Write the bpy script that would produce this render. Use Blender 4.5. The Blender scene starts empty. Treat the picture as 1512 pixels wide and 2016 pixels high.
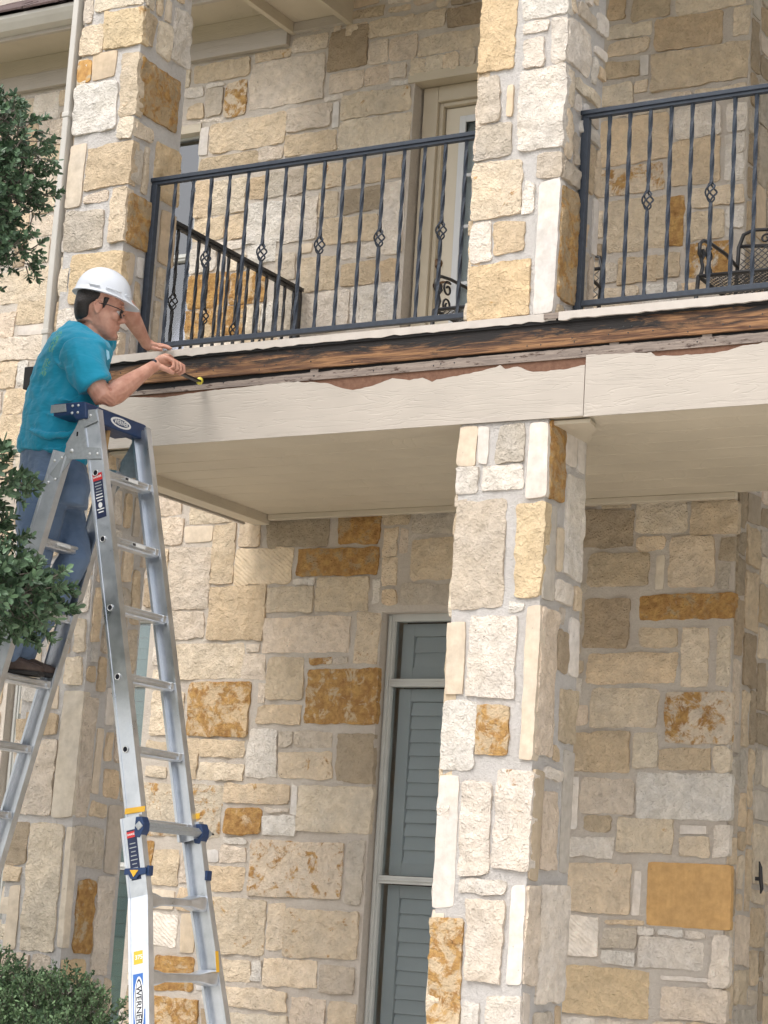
import bpy, bmesh, math, random
import numpy as np
from mathutils import Vector, Matrix, noise, Quaternion
R_ = math.radians
random.seed(7)
S = bpy.context.scene
COL = S.collection

# ------------------------------------------------------------------ camera, sky, sun, exposure
YAW, PITCH, ROLL, FPX = R_(30.35), R_(10.87), R_(3.548), 4193.0      # FPX: focal length in pixels of the 1512x2016 picture
cy, sy = math.cos(YAW), math.sin(YAW)
fwd = Vector((-sy*math.cos(PITCH), cy*math.cos(PITCH), math.sin(PITCH)))
rgt = Vector((cy, sy, 0)); upv = rgt.cross(fwd)
cr, sr = math.cos(ROLL), math.sin(ROLL)
CR, CU = cr*rgt+sr*upv, -sr*rgt+cr*upv
cd = bpy.data.cameras.new('camera'); cam = bpy.data.objects.new('camera', cd); COL.objects.link(cam)
cam.matrix_world = Matrix(((CR.x, CU.x, -fwd.x, 0), (CR.y, CU.y, -fwd.y, 0), (CR.z, CU.z, -fwd.z, 0), (0, 0, 0, 1)))
cd.sensor_fit = 'VERTICAL'; cd.sensor_height = 24; cd.sensor_width = 18; cd.lens = FPX/2016*24
cd.clip_start = .1; cd.clip_end = 2000
S.camera = cam
S.render.resolution_x, S.render.resolution_y = 768, 1024

SUN_EL, SUN_AZ = R_(56), R_(192)         # azimuth clockwise from +Y: high in front of the facade
w = bpy.data.worlds.new('World'); S.world = w; w.use_nodes = True
wn = w.node_tree; wn.nodes.clear()
sky = wn.nodes.new('ShaderNodeTexSky'); sky.sky_type = 'NISHITA'; sky.sun_disc = False
sky.sun_elevation = SUN_EL; sky.sun_rotation = SUN_AZ; sky.air_density = 1.0; sky.dust_density = 4.0; sky.ozone_density = 1.0
hs = wn.nodes.new('ShaderNodeHueSaturation'); hs.inputs['Saturation'].default_value = .30     # an even cloud cover greys the sky
bg = wn.nodes.new('ShaderNodeBackground'); bg.inputs['Strength'].default_value = .15
wo = wn.nodes.new('ShaderNodeOutputWorld')
wn.links.new(sky.outputs[0], hs.inputs['Color']); wn.links.new(hs.outputs[0], bg.inputs[0]); wn.links.new(bg.outputs[0], wo.inputs[0])
sl = bpy.data.lights.new('sun', 'SUN'); sl.energy = .55; sl.angle = R_(26); sl.color = (1, .965, .91)
sun = bpy.data.objects.new('sun', sl); COL.objects.link(sun)
sd = Vector((math.sin(SUN_AZ)*math.cos(SUN_EL), math.cos(SUN_AZ)*math.cos(SUN_EL), math.sin(SUN_EL)))
sun.rotation_euler = sd.to_track_quat('Z', 'Y').to_euler()
S.view_settings.view_transform = 'Standard'; S.view_settings.look = 'None'
S.view_settings.exposure = .88; S.view_settings.gamma = 1; S.view_settings.use_curve_mapping = False

# ------------------------------------------------------------------ helpers
GROUND = -1.5                            # heights are measured from the eye of the camera
def at(px, py, Y):
    """the point of the plane Y = const that is seen at pixel (px, py) of the photograph"""
    d = CR*((px-756)/FPX) - CU*((py-1008)/FPX) + fwd
    return d*(Y/d.y)
def tag(o, label=None, cat=None, group=None, kind=None):
    if label: o['label'] = label
    if cat: o['category'] = cat
    if group: o['group'] = group
    if kind: o['kind'] = kind
    return o
def empty(name, loc, label, cat, group=None, rz=0):
    o = bpy.data.objects.new(name, None); COL.objects.link(o); o.location = loc; o.rotation_euler[2] = rz
    o.empty_display_size = .2
    return tag(o, label, cat, group)
def adopt(o, parent):
    """parent o, whose mesh is in world coordinates, keeping it in place"""
    if parent is not None:
        o.parent = parent
        root = parent
        mw = Matrix.Identity(4); chain = []
        while root is not None: chain.append(root); root = root.parent
        for r in reversed(chain):
            mw = mw @ r.matrix_parent_inverse @ Matrix.LocRotScale(r.location, r.rotation_euler, r.scale)
        o.matrix_parent_inverse = mw.inverted()
    return o
class MB:
    def __init__(s): s.v = []; s.f = []
    def add(s, vs, fs):
        b = len(s.v); s.v += [tuple(v) for v in vs]; s.f += [tuple(b+i for i in f) for f in fs]; return s
    def box(s, a, b):
        (x0, y0, z0), (x1, y1, z1) = [min(p, q) for p, q in zip(a, b)], [max(p, q) for p, q in zip(a, b)]
        return s.add([(x0,y0,z0),(x1,y0,z0),(x1,y1,z0),(x0,y1,z0),(x0,y0,z1),(x1,y0,z1),(x1,y1,z1),(x0,y1,z1)],
                     [(0,3,2,1),(4,5,6,7),(0,1,5,4),(1,2,6,5),(2,3,7,6),(3,0,4,7)])
    def beam(s, a, b, wx, wy, up=(0, 1, 0)):
        """a square bar from a to b; wy across 'up', wx along the third direction"""
        a, b, up = Vector(a), Vector(b), Vector(up); d = (b-a).normalized(); u = (up-up.dot(d)*d).normalized(); x = d.cross(u)
        q = [(-1,-1),(1,-1),(1,1),(-1,1)]
        vs = [p+x*(i*wx/2)+u*(j*wy/2) for p in (a, b) for i, j in q]
        return s.add(vs, [(3,2,1,0),(4,5,6,7),(0,1,5,4),(1,2,6,5),(2,3,7,6),(3,0,4,7)])
    def tube(s, pts, r, n=8, cap=True):
        pts = [Vector(p) for p in pts]; rs = r if isinstance(r, (list, tuple)) else [r]*len(pts)
        prev = None; rings = []
        for i, p in enumerate(pts):
            d = (pts[min(i+1, len(pts)-1)]-pts[max(i-1, 0)]).normalized()
            if prev is None: u = d.orthogonal().normalized()
            else: u = (prev-prev.dot(d)*d).normalized()
            prev = u; v = d.cross(u)
            rings.append([p+(u*math.cos(t)+v*math.sin(t))*rs[i] for t in (2*math.pi*k/n for k in range(n))])
        vs = [q for rr in rings for q in rr]; fs = []
        for i in range(len(pts)-1):
            for k in range(n):
                fs.append((i*n+k, i*n+(k+1) % n, (i+1)*n+(k+1) % n, (i+1)*n+k))
        if cap: fs += [tuple(range(n))[::-1], tuple((len(pts)-1)*n+k for k in range(n))]
        return s.add(vs, fs)
    def loft(s, secs, n=20, e=2.0):
        """secs: (centre, vector a, vector b) ellipses"""
        vs = []
        for c, a, b in secs:
            c, a, b = Vector(c), Vector(a), Vector(b)
            for k in range(n):
                t = 2*math.pi*k/n; ct, st = math.cos(t), math.sin(t)
                vs.append(c+a*(math.copysign(abs(ct)**(2/e), ct))+b*(math.copysign(abs(st)**(2/e), st)))
        fs = [(i*n+k, i*n+(k+1) % n, (i+1)*n+(k+1) % n, (i+1)*n+k) for i in range(len(secs)-1) for k in range(n)]
        fs += [tuple(range(n))[::-1], tuple((len(secs)-1)*n+k for k in range(n))]
        return s.add(vs, fs)
    def ball(s, c, a, b=None, d=None, n=12, m=8):
        c = Vector(c)
        if not isinstance(a, Vector): a, b, d = Vector((a,0,0)), Vector((0,b or a,0)), Vector((0,0,d or b or a))
        secs = [(c+d*math.sin(t), a*math.cos(t), b*math.cos(t)) for t in (-math.pi/2+.08+(math.pi-.16)*i/m for i in range(m+1))]
        return s.loft(secs, n)
    def prism(s, poly, n, depth):
        """a polygon (3D points) pushed along the vector n by depth"""
        n = Vector(n)*depth; k = len(poly); P = [Vector(p) for p in poly]
        return s.add(P+[p+n for p in P], [tuple(range(k)), tuple(range(2*k-1, k-1, -1))]+[(i, i+k, (i+1) % k+k, (i+1) % k) for i in range(k)])
    def build(s, name, mat, parent=None, smooth=False, bevel=0, fix=True):
        me = bpy.data.meshes.new(name); me.from_pydata(s.v, [], s.f)
        if fix:
            bm = bmesh.new(); bm.from_mesh(me); bmesh.ops.recalc_face_normals(bm, faces=bm.faces[:]); bm.to_mesh(me); bm.free()
        if mat: me.materials.append(mat)
        if smooth: me.polygons.foreach_set('use_smooth', [True]*len(me.polygons))
        o = bpy.data.objects.new(name, me); COL.objects.link(o); adopt(o, parent)
        if bevel:
            m = o.modifiers.new('bevel', 'BEVEL'); m.width = bevel; m.segments = 2; m.limit_method = 'ANGLE'
        return o
def share(o, name, parent, loc=(0,0,0), rz=0):
    c = bpy.data.objects.new(name, o.data); COL.objects.link(c); c.location = loc; c.rotation_euler[2] = rz
    adopt(c, parent); return c

# ------------------------------------------------------------------ materials
def mat(name, col, rough=.6, metal=0, **k):
    m = bpy.data.materials.new(name); m.use_nodes = True
    b = m.node_tree.nodes['Principled BSDF']
    b.inputs['Base Color'].default_value = (*col, 1); b.inputs['Roughness'].default_value = rough; b.inputs['Metallic'].default_value = metal
    for kk, v in k.items(): b.inputs[kk.replace('_', ' ')].default_value = v
    return m
class NT:
    def __init__(s, m): s.m = m; s.t = m.node_tree; s.b = s.t.nodes['Principled BSDF']
    def n(s, kind, **k):
        x = s.t.nodes.new('ShaderNode'+kind)
        for kk, v in k.items():
            if hasattr(x, kk): setattr(x, kk, v)
            else: x.inputs[kk.replace('_', ' ')].default_value = v
        return x
    def l(s, a, b): s.t.links.new(a, b)
    def pos(s, scale=(1,1,1), obj=False):
        g = s.n('TexCoord').outputs['Object'] if obj else s.n('NewGeometry').outputs['Position']
        mp = s.n('Mapping'); mp.inputs['Scale'].default_value = scale; s.l(g, mp.inputs['Vector']); return mp.outputs[0]
    def noise(s, vec, scale, detail=4, rough=.55, dist=0):
        x = s.n('TexNoise'); x.inputs['Scale'].default_value = scale; x.inputs['Detail'].default_value = detail
        x.inputs['Roughness'].default_value = rough; x.inputs['Distortion'].default_value = dist; s.l(vec, x.inputs['Vector']); return x.outputs[0]
    def ramp(s, fac, stops):
        r = s.n('ValToRGB'); s.l(fac, r.inputs[0]); e = r.color_ramp.elements
        while len(e) < len(stops): e.new(.5)
        for q, (p, c) in zip(e, stops): q.position = p; q.color = (c, c, c, 1) if isinstance(c, (int, float)) else (*c, 1)
        return r.outputs[0]
    def mix(s, fac, a, b, mode='MIX'):
        x = s.n('Mix', data_type='RGBA', blend_type=mode)
        for sock, v in ((x.inputs[0], fac), (x.inputs[6], a), (x.inputs[7], b)):
            if isinstance(v, (int, float)): sock.default_value = v
            elif isinstance(v, tuple): sock.default_value = (*v, 1)
            else: s.l(v, sock)
        return x.outputs[2]
    def math(s, op, a, b=0.0, clamp=False):
        x = s.n('Math', operation=op, use_clamp=clamp)
        for i, v in enumerate((a, b)):
            if isinstance(v, (int, float)): x.inputs[i].default_value = v
            else: s.l(v, x.inputs[i])
        return x.outputs[0]
    def bump(s, h, strength=.5, dist=.01, normal=None):
        x = s.n('Bump'); x.inputs['Strength'].default_value = strength; x.inputs['Distance'].default_value = dist
        s.l(h, x.inputs['Height'])
        if normal is not None: s.l(normal, x.inputs['Normal'])
        s.l(x.outputs[0], s.b.inputs['Normal']); return x.outputs[0]
    def base(s, c): s.l(c, s.b.inputs['Base Color'])

def stone_material(name, kind):
    m = mat(name, (.5, .45, .35), .9); t = NT(m); t.b.inputs['Specular IOR Level'].default_value = .25
    oi = t.n('ObjectInfo'); p = t.pos()
    big = t.noise(p, 5, 3); mid = t.noise(p, 22, 5, .6); fine = t.noise(p, 110, 4, .65)
    c = t.mix(t.ramp(big, [(.3, 0), (.7, 1)]), oi.outputs['Color'], (1.16, 1.13, 1.07), 'MULTIPLY')
    c = t.mix(1.0, c, t.mix(t.ramp(mid, [(.3, 0), (.68, 1)]), (.86, .84, .80), (1.10, 1.09, 1.07)), 'MULTIPLY')
    # iron stain: the object's alpha says how much of the stone it takes
    rn = t.noise(p, 9.5, 7, .72, .9)
    th = t.math('SUBTRACT', 1.02, t.math('MULTIPLY', oi.outputs['Alpha'], .66))
    edge = t.math('DIVIDE', t.math('SUBTRACT', t.math('ADD', t.math('MULTIPLY', rn, .7), t.math('MULTIPLY', mid, .3)), t.math('SUBTRACT', th, .04)), .07, True)
    rc = t.mix(t.ramp(t.noise(p, 30, 4), [(.35, 0), (.65, 1)]), (.42, .22, .08), (.64, .385, .14))
    c = t.mix(edge, c, rc)
    pit = t.ramp(t.noise(p, 55, 3, .5), [(.20, 0), (.27, 1)])
    c = t.mix(t.math('SUBTRACT', 1, pit), c, (.16, .12, .08))
    if kind == 'sawn':
        p2 = t.pos((30, 30, 3)); st = t.noise(p2, 2.2, 4, .6)
        c = t.mix(.5, c, t.mix(st, (.82, .78, .72), (1.12, 1.1, 1.06)), 'MULTIPLY')
        t.base(c); nb = t.bump(st, .35, .006); t.bump(fine, .35, .003, nb)
    elif kind == 'chisel':
        t.base(c); p2 = t.pos((1, 1, 1)); mp = t.n('Mapping'); mp.inputs['Rotation'].default_value = (0, R_(-38), 0); t.l(p2, mp.inputs[0])
        wv = t.n('TexWave', wave_type='BANDS', bands_direction='Z'); wv.inputs['Scale'].default_value = 15; wv.inputs['Distortion'].default_value = 4.5
        wv.inputs['Detail'].default_value = 2; t.l(mp.outputs[0], wv.inputs['Vector'])
        nb = t.bump(wv.outputs[1], .45, .008); nb = t.bump(mid, .7, .02, nb); t.bump(fine, .9, .010, nb)
    else:
        t.base(c)
        vo = t.n('TexVoronoi', feature='F1'); vo.inputs['Scale'].default_value = 42; vo.inputs['Randomness'].default_value = 1
        wp = t.n('VectorMath', operation='ADD'); t.l(p, wp.inputs[0]); ns = t.n('TexNoise'); ns.inputs['Scale'].default_value = 18; t.l(p, ns.inputs['Vector'])
        sc = t.n('VectorMath', operation='SCALE'); sc.inputs['Scale'].default_value = .05; t.l(ns.outputs[1], sc.inputs[0]); t.l(sc.outputs[0], wp.inputs[1]); t.l(wp.outputs[0], vo.inputs['Vector'])
        nb = t.bump(vo.outputs[0], .45, .012); nb = t.bump(mid, 1.0, .030, nb); t.bump(fine, 1.0, .013, nb)
    return m
M = {}
M['rock'] = stone_material('rock faced limestone', 'rock')
M['sawn'] = stone_material('sawn limestone', 'sawn')
M['chisel'] = stone_material('chiselled limestone', 'chisel')
def simple(name, col, rough, c2=None, scale=20, bump=0, dist=.004, stretch=(1,1,1), metal=0, detail=4, **k):
    m = mat(name, col, rough, metal, **k); t = NT(m); p = t.pos(stretch); nz = t.noise(p, scale, detail, .6)
    if c2: t.base(t.mix(t.ramp(nz, [(.3, 0), (.7, 1)]), col, c2))
    if bump: t.bump(nz, bump, dist)
    return m
def mortar(name, a, b):
    m = mat(name, a, .97); t = NT(m); p = t.pos(); g = t.noise(p, 6, 6, .7); f = t.noise(p, 60, 6, .75); s = t.noise(p, 240, 3, .7)
    c = t.mix(t.ramp(g, [(.3, 0), (.7, 1)]), a, b); c = t.mix(1.0, c, t.mix(f, (.80, .79, .78), (1.14, 1.14, 1.13)), 'MULTIPLY'); t.base(c)
    nb = t.bump(g, .6, .02); nb = t.bump(f, .9, .010, nb); t.bump(s, .9, .004, nb); return m
M['mortar'] = mortar('tan lime mortar', (.70, .615, .53), (.80, .725, .64))
M['mortar_white'] = mortar('white lime mortar', (.73, .685, .645), (.83, .79, .755))
def wood_paint(name, col):
    m = mat(name, col, .55); t = NT(m)
    p = t.pos((.9, .9, 10)); g1 = t.noise(p, 2.1, 3, .5, .9); p2 = t.pos((1.2, 1.2, 60)); g2 = t.noise(p2, 3, 3, .5)
    lines = t.math('PINGPONG', t.math('MULTIPLY', g1, 6.5), .5)
    h = t.math('ADD', t.ramp(lines, [(0, 0), (.12, 1)]), t.math('MULTIPLY', g2, .45))
    t.bump(h, .5, .0020)
    dirt = t.noise(t.pos((1, 1, 2)), 3, 5)
    t.base(t.mix(t.ramp(dirt, [(.35, 0), (.7, 1)]), tuple(v*.9 for v in col), col))
    return m
M['paint'] = wood_paint('beige painted wood grain board', (.475, .42, .36))
M['soffit'] = wood_paint('beige painted soffit', (.58, .505, .39))
M['trim'] = simple('off white painted trim', (.54, .485, .43), .5, (.46, .41, .36), 14, .2, .002)
M['white_metal'] = simple('white painted metal', (.58, .59, .60), .4, (.52, .53, .54), 8)
M['gutter'] = simple('white gutter', (.56, .53, .48), .5, (.50, .47, .42), 5)
def exposed_wood():
    m = mat('water stained exposed wood', (.3, .16, .07), .75); t = NT(m)
    g = t.noise(t.pos((1.1, 1.1, 26)), 3, 6, .65, .8); g2 = t.noise(t.pos((3, 3, 70)), 3, 4, .6)
    c = t.ramp(g, [(.25, (.03, .014, .009)), (.42, (.11, .05, .024)), (.60, (.33, .175, .075)), (.8, (.19, .095, .042))])
    c = t.mix(.6, c, t.mix(g2, (.55, .5, .5), (1.25, 1.2, 1.15)), 'MULTIPLY')
    rot = t.noise(t.pos((1.5, 1.5, 8)), 1.5, 7, .70, .6)
    sx = t.n('SeparateXYZ'); t.l(t.n('NewGeometry').outputs['Position'], sx.inputs[0])
    bias = t.math('MULTIPLY', t.math('SUBTRACT', sx.outputs[2], 2.662), 2.4)
    r = t.ramp(t.math('ADD', rot, bias), [(.42, 0), (.53, 1)])
    c = t.mix(r, c, (.012, .009, .008)); t.base(c)
    kn = t.n('TexVoronoi'); kn.inputs['Scale'].default_value = 2.4; t.l(t.pos((1, 1, 3.5)), kn.inputs['Vector'])
    c2 = t.mix(t.ramp(kn.outputs[0], [(.06, 1), (.13, 0)]), c, (.07, .025, .01)); t.base(c2)
    t.bump(t.math('ADD', g, g2), .7, .006); return m
M['exposed'] = exposed_wood()
M['fibre'] = simple('bare brown hardboard fibre', (.13, .062, .038), .95, (.20, .105, .066), 45, .8, .004, detail=8)
def weathered():
    m = mat('weathered grey lath', (.3, .26, .22), .9); t = NT(m)
    g = t.noise(t.pos((2, 2, 30)), 3, 6, .7); sp = t.noise(t.pos((3, 3, 9)), 5, 6, .7)
    c = t.ramp(g, [(.3, (.15, .12, .105)), (.6, (.29, .235, .195)), (.8, (.40, .345, .30))])
    c = t.mix(t.ramp(sp, [(.55, 0), (.66, 1)]), c, (.055, .03, .022)); t.base(c); t.bump(g, .8, .005); return m
M['weathered'] = weathered()
M['black_gap'] = mat('black felt and gap shade', (.012, .011, .011), .9)  # flat black: felt, board end, and painted shade in the board gap
M['iron'] = simple('slate painted wrought iron', (.034, .041, .055), .5, (.048, .058, .075), 40, .2, .001, Specular_IOR_Level=.25)
M['black_and_shaded_iron'] = simple('black and shaded iron', (.018, .018, .020), .45, (.03, .03, .033), 40)  # own black of chairs and fittings; painted-in shade on the side railing
def alu():
    m = mat('brushed aluminium', (.74, .76, .79), .36, .95); t = NT(m)
    g = t.noise(t.pos((1, 1, 1)), 9, 6, .7); t.l(t.ramp(g, [(.3, .26), (.7, .46)]), t.b.inputs['Roughness'])
    t.base(t.mix(t.ramp(g, [(.3, 0), (.7, 1)]), (.56, .59, .63), (.76, .78, .81))); t.bump(t.noise(t.pos(), 90, 3), .12, .001); return m
M['alu'] = alu()
M['plate'] = simple('galvanised hinge plate', (.36, .38, .39), .5, (.46, .48, .49), 60, .1, .001, metal=.7)
M['rivet'] = mat('bright rivet', (.75, .75, .74), .3, .8)
M['navy'] = simple('navy moulded plastic', (.010, .032, .095), .42, (.014, .042, .12), 30, .1, .001)
M['dark_grip'] = mat('dark rubber', (.015, .018, .03), .6)
M['sticker_navy'] = mat('navy sticker', (.012, .02, .06), .4)
M['sticker_red'] = mat('red sticker', (.55, .03, .03), .4)
M['sticker_yellow'] = mat('yellow sticker', (.75, .42, .03), .45)
M['sticker_blue'] = mat('blue sticker', (.03, .13, .42), .4)
M['sticker_white'] = mat('white sticker', (.78, .78, .76), .45)
M['print_black'] = mat('black print', (.02, .02, .03), .5)
M['hole'] = mat('hole', (.004, .005, .01), .9)
M['roof'] = simple('brown roof shingle', (.085, .052, .048), .95, (.15, .105, .10), 60, .9, .005)
M['shutter'] = simple('grey green shutter paint', (.64, .69, .72), .5, (.68, .73, .76), 6)
M['shutter_green'] = simple('teal green shutter paint', (.17, .27, .255), .5, (.20, .30, .285), 6)
M['blind'] = simple('pale lilac blind', (.80, .79, .92), .55, (.84, .83, .94), 6)
M['blind_blue'] = simple('blue grey blind', (.08, .12, .20), .55, (.10, .14, .22), 6)
M['window_frame'] = simple('pale grey window frame', (.50, .50, .47), .45, (.55, .55, .52), 10)
M['casing'] = simple('beige door casing', (.50, .43, .32), .5, (.54, .47, .36), 8)
M['door'] = simple('cream door paint', (.66, .59, .47), .45, (.70, .63, .51), 5)
M['lite'] = mat('white glazing bar', (.66, .67, .68), .4)
M['dark_room'] = mat('dark room', (.02, .022, .022), .9)
M['bronze'] = mat('bronze door furniture', (.16, .10, .06), .35, .85)
def glass(name, tint, refl=1.0):
    m = bpy.data.materials.new(name); m.use_nodes = True; t = m.node_tree; t.nodes.clear()
    o = t.nodes.new('ShaderNodeOutputMaterial'); mx = t.nodes.new('ShaderNodeMixShader'); fr = t.nodes.new('ShaderNodeFresnel'); fr.inputs[0].default_value = 1.55
    tr = t.nodes.new('ShaderNodeBsdfTransparent'); tr.inputs[0].default_value = (*tint, 1)
    gl = t.nodes.new('ShaderNodeBsdfGlossy'); gl.inputs['Roughness'].default_value = .02; gl.inputs[0].default_value = (1, 1, 1, 1)
    mu = t.nodes.new('ShaderNodeMath'); mu.operation = 'MULTIPLY'; mu.inputs[1].default_value = refl
    t.links.new(fr.outputs[0], mu.inputs[0]); t.links.new(mu.outputs[0], mx.inputs[0]); t.links.new(tr.outputs[0], mx.inputs[1]); t.links.new(gl.outputs[0], mx.inputs[2]); t.links.new(mx.outputs[0], o.inputs[0])
    return m
M['glass'] = glass('window glass', (.88, .90, .90))
M['glass_sky'] = glass('sky reflecting window glass', (.88, .88, .95), 3.0)
M['glass_low'] = glass('reflecting window glass', (.84, .90, .90), 1.3)
M['lens'] = glass('spectacle lens', (.6, .6, .62))
def skin():
    m = mat('ruddy skin', (.50, .25, .175), .5); t = NT(m); p = t.pos()
    t.base(t.mix(t.ramp(t.noise(p, 22, 4), [(.35, 0), (.68, 1)]), (.46, .215, .15), (.60, .33, .24)))
    t.b.inputs['Subsurface Weight'].default_value = .08; t.b.inputs['Subsurface Radius'].default_value = (.01, .004, .002)
    t.bump(t.noise(p, 160, 4), .25, .001); return m
M['skin'] = skin()
def cloth(name, col, c2, sc=6):
    m = mat(name, col, .85); t = NT(m); p = t.pos((1, 1, .8)); f = t.noise(p, sc, 2, .5, .8)
    t.base(t.mix(t.ramp(t.noise(p, 5, 3), [(.3, 0), (.7, 1)]), col, c2))
    nb = t.bump(f, .4, .03); nb = t.bump(t.noise(t.pos((.6, .6, 1.8)), 13, 2, .45, 2.2), .22, .018, nb); t.bump(t.noise(t.pos(), 420, 2), .25, .001, nb); t.b.inputs['Sheen Weight'].default_value = .15; return m
M['shirt'] = cloth('turquoise cotton', (.005, .29, .455), (.006, .305, .475))
M['jeans'] = cloth('blue denim', (.085, .135, .225), (.155, .22, .33), 9)
M['leather'] = simple('dark brown leather', (.055, .034, .026), .6, (.10, .065, .05), 30, .4, .003)
M['sole'] = mat('black sole', (.02, .017, .016), .7)
M['helmet'] = simple('white hard hat plastic', (.74, .77, .82), .32, (.70, .73, .78), 9)
M['helmet'].node_tree.nodes['Principled BSDF'].inputs['Coat Weight'].default_value = .3
M['hair'] = simple('dark brown hair', (.010, .008, .008), .55, (.03, .022, .018), 150, .8, .004)
M['print'] = mat('yellow green shirt print', (.20, .50, .22), .7)
M['chest_print'] = mat('pale shirt print', (.35, .60, .72), .7)
M['yellow'] = simple('yellow plastic', (.62, .52, .05), .45, (.7, .6, .08), 20)
M['steel'] = mat('dark tool steel', (.05, .045, .045), .4, .6)
def leafmat(name, a, b, rough=.45):
    m = mat(name, a, rough); t = NT(m)
    g = t.n('NewGeometry'); p = t.pos()
    f = t.math('ADD', t.math('MULTIPLY', g.outputs['Random Per Island'], .6), t.math('MULTIPLY', t.noise(p, 5, 3), .4))
    t.base(t.ramp(f, [(.15, a), (.62, b), (.85, tuple(v*1.9 for v in b))])); t.b.inputs['Specular IOR Level'].default_value = .45
    return m
M['leaf'] = leafmat('dark evergreen leaf', (.030, .062, .034), (.095, .16, .085))
M['leaf_light'] = leafmat('mid green leaf', (.026, .062, .022), (.085, .15, .055))
M['shrub'] = leafmat('fine shrub leaf', (.045, .095, .040), (.15, .23, .11), .6)
M['bark'] = simple('grey bark', (.09, .075, .06), .95, (.17, .15, .125), 18, .9, .01)
M['lawn'] = simple('lawn soil', (.14, .15, .09), 1, (.22, .21, .14), 2, .5, .02)
M['paving'] = simple('pale concrete', (.62, .59, .55), .95, (.68, .65, .60), 3, .3, .003)

# ------------------------------------------------------------------ stones
COLR = dict(z=(.72, .46, .20), w=(.80, .76, .70), c=(.78, .69, .555), t=(.74, .62, .46), g=(.61, .555, .475), b=(.45, .375, .28), d=(.63, .52, .375), p=(.75, .665, .565),
            o=(.66, .53, .36), y=(.70, .565, .375), m=(.73, .63, .49), n=(.73, .64, .51), x=(.80, .76, .70), k=(.70, .63, .53), q=(.50, .375, .23))
RUST = dict(z=.34, w=.08, c=.15, t=.28, g=.05, b=.12, d=.28, p=.14, o=.82, y=.56, m=.58, n=.70, x=.58, k=.76, q=.84)
def fr(p, s): return noise.noise(p*s)
def stone_mesh(w_, h_, proud, seed, kind, back, cell=.021):
    nx = max(2, min(26, round(w_/cell))); nz = max(2, min(26, round(h_/cell)))
    hw, hh = w_/2, h_/2; r = min(.020, hw*.5, hh*.5)*random.uniform(.2, 1.2)
    off = Vector((seed*3.17 % 97, seed*1.71 % 89, seed*.37 % 53))
    sk = [(random.uniform(-.008, .008), random.uniform(-.007, .007)) for _ in range(4)]
    tilt = (random.uniform(-.02, .02), random.uniform(-.03, .03))
    smooth = kind == 'sawn'
    rel = .002 if smooth else (.005 if kind == 'chisel' else .012)
    vs, idx = [], {}
    def place(x, z):
        ax, az = max(abs(x)-(hw-r), 0)/r, max(abs(z)-(hh-r), 0)/r
        if ax > 0 and az > 0:
            bx, bz = ax*math.sqrt(max(0, 1-az*az/2)), az*math.sqrt(max(0, 1-ax*ax/2))
            x = math.copysign(hw-r+bx*r, x); z = math.copysign(hh-r+bz*r, z)
        u, v = (x/hw+1)/2, (z/hh+1)/2
        dx = sum(a[0]*b for a, b in zip(sk, ((1-u)*(1-v), u*(1-v), (1-u)*v, u*v))); dz = sum(a[1]*b for a, b in zip(sk, ((1-u)*(1-v), u*(1-v), (1-u)*v, u*v)))
        q = Vector((x, 0, z))+off
        k = .4 if smooth else 1
        return x+dx+(fr(q, 13)*.008+fr(q, 34)*.007+fr(q, 70)*.003)*k, z+dz+(fr(q+Vector((9, 4, 2)), 13)*.009+fr(q+Vector((7, 4, 2)), 34)*.006)*k
    for j in range(nz+1):
        for i in range(nx+1):
            x0, z0 = -hw+w_*i/nx, -hh+h_*j/nz
            x, z = place(x0, z0)
            d = min(hw-abs(x0), hh-abs(z0)); q = Vector((x, 0, z))+off
            e = max(0, 1-d/.012)
            n1 = fr(q, 7)*.9+fr(q, 17)*.7+(abs(fr(q, 26))-.25)*.5+fr(q, 48)*.28
            y = min(-proud-.004-rel*(n1+.25)+tilt[0]*x+tilt[1]*z*.5, -.0035)+e*e*.0028
            idx[i, j] = len(vs); vs.append((x, y, z))
    fs = [(idx[i, j], idx[i+1, j], idx[i+1, j+1], idx[i, j+1]) for j in range(nz) for i in range(nx)]
    ring = [(i, 0) for i in range(nx)]+[(nx, j) for j in range(nz)]+[(i, nz) for i in range(nx, 0, -1)]+[(0, j) for j in range(nz, 0, -1)]
    b = len(vs)
    L = len(ring); nf = len(fs)
    for k in ring: vs.append(vs[idx[k]])
    for k in ring:
        x, y, z = vs[idx[k]]; vs.append((x+math.copysign(.001, x), back, z+math.copysign(.001, z)))
    for k in range(L): fs.append((b+k, b+L+k, b+L+(k+1) % L, b+(k+1) % L))
    me = bpy.data.meshes.new('stone'); me.from_pydata(vs, [], fs)
    me.materials.append(M[kind]); me.polygons.foreach_set('use_smooth', [True]*nf+[False]*L); me.update(); return me
SEED = [0]
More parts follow.
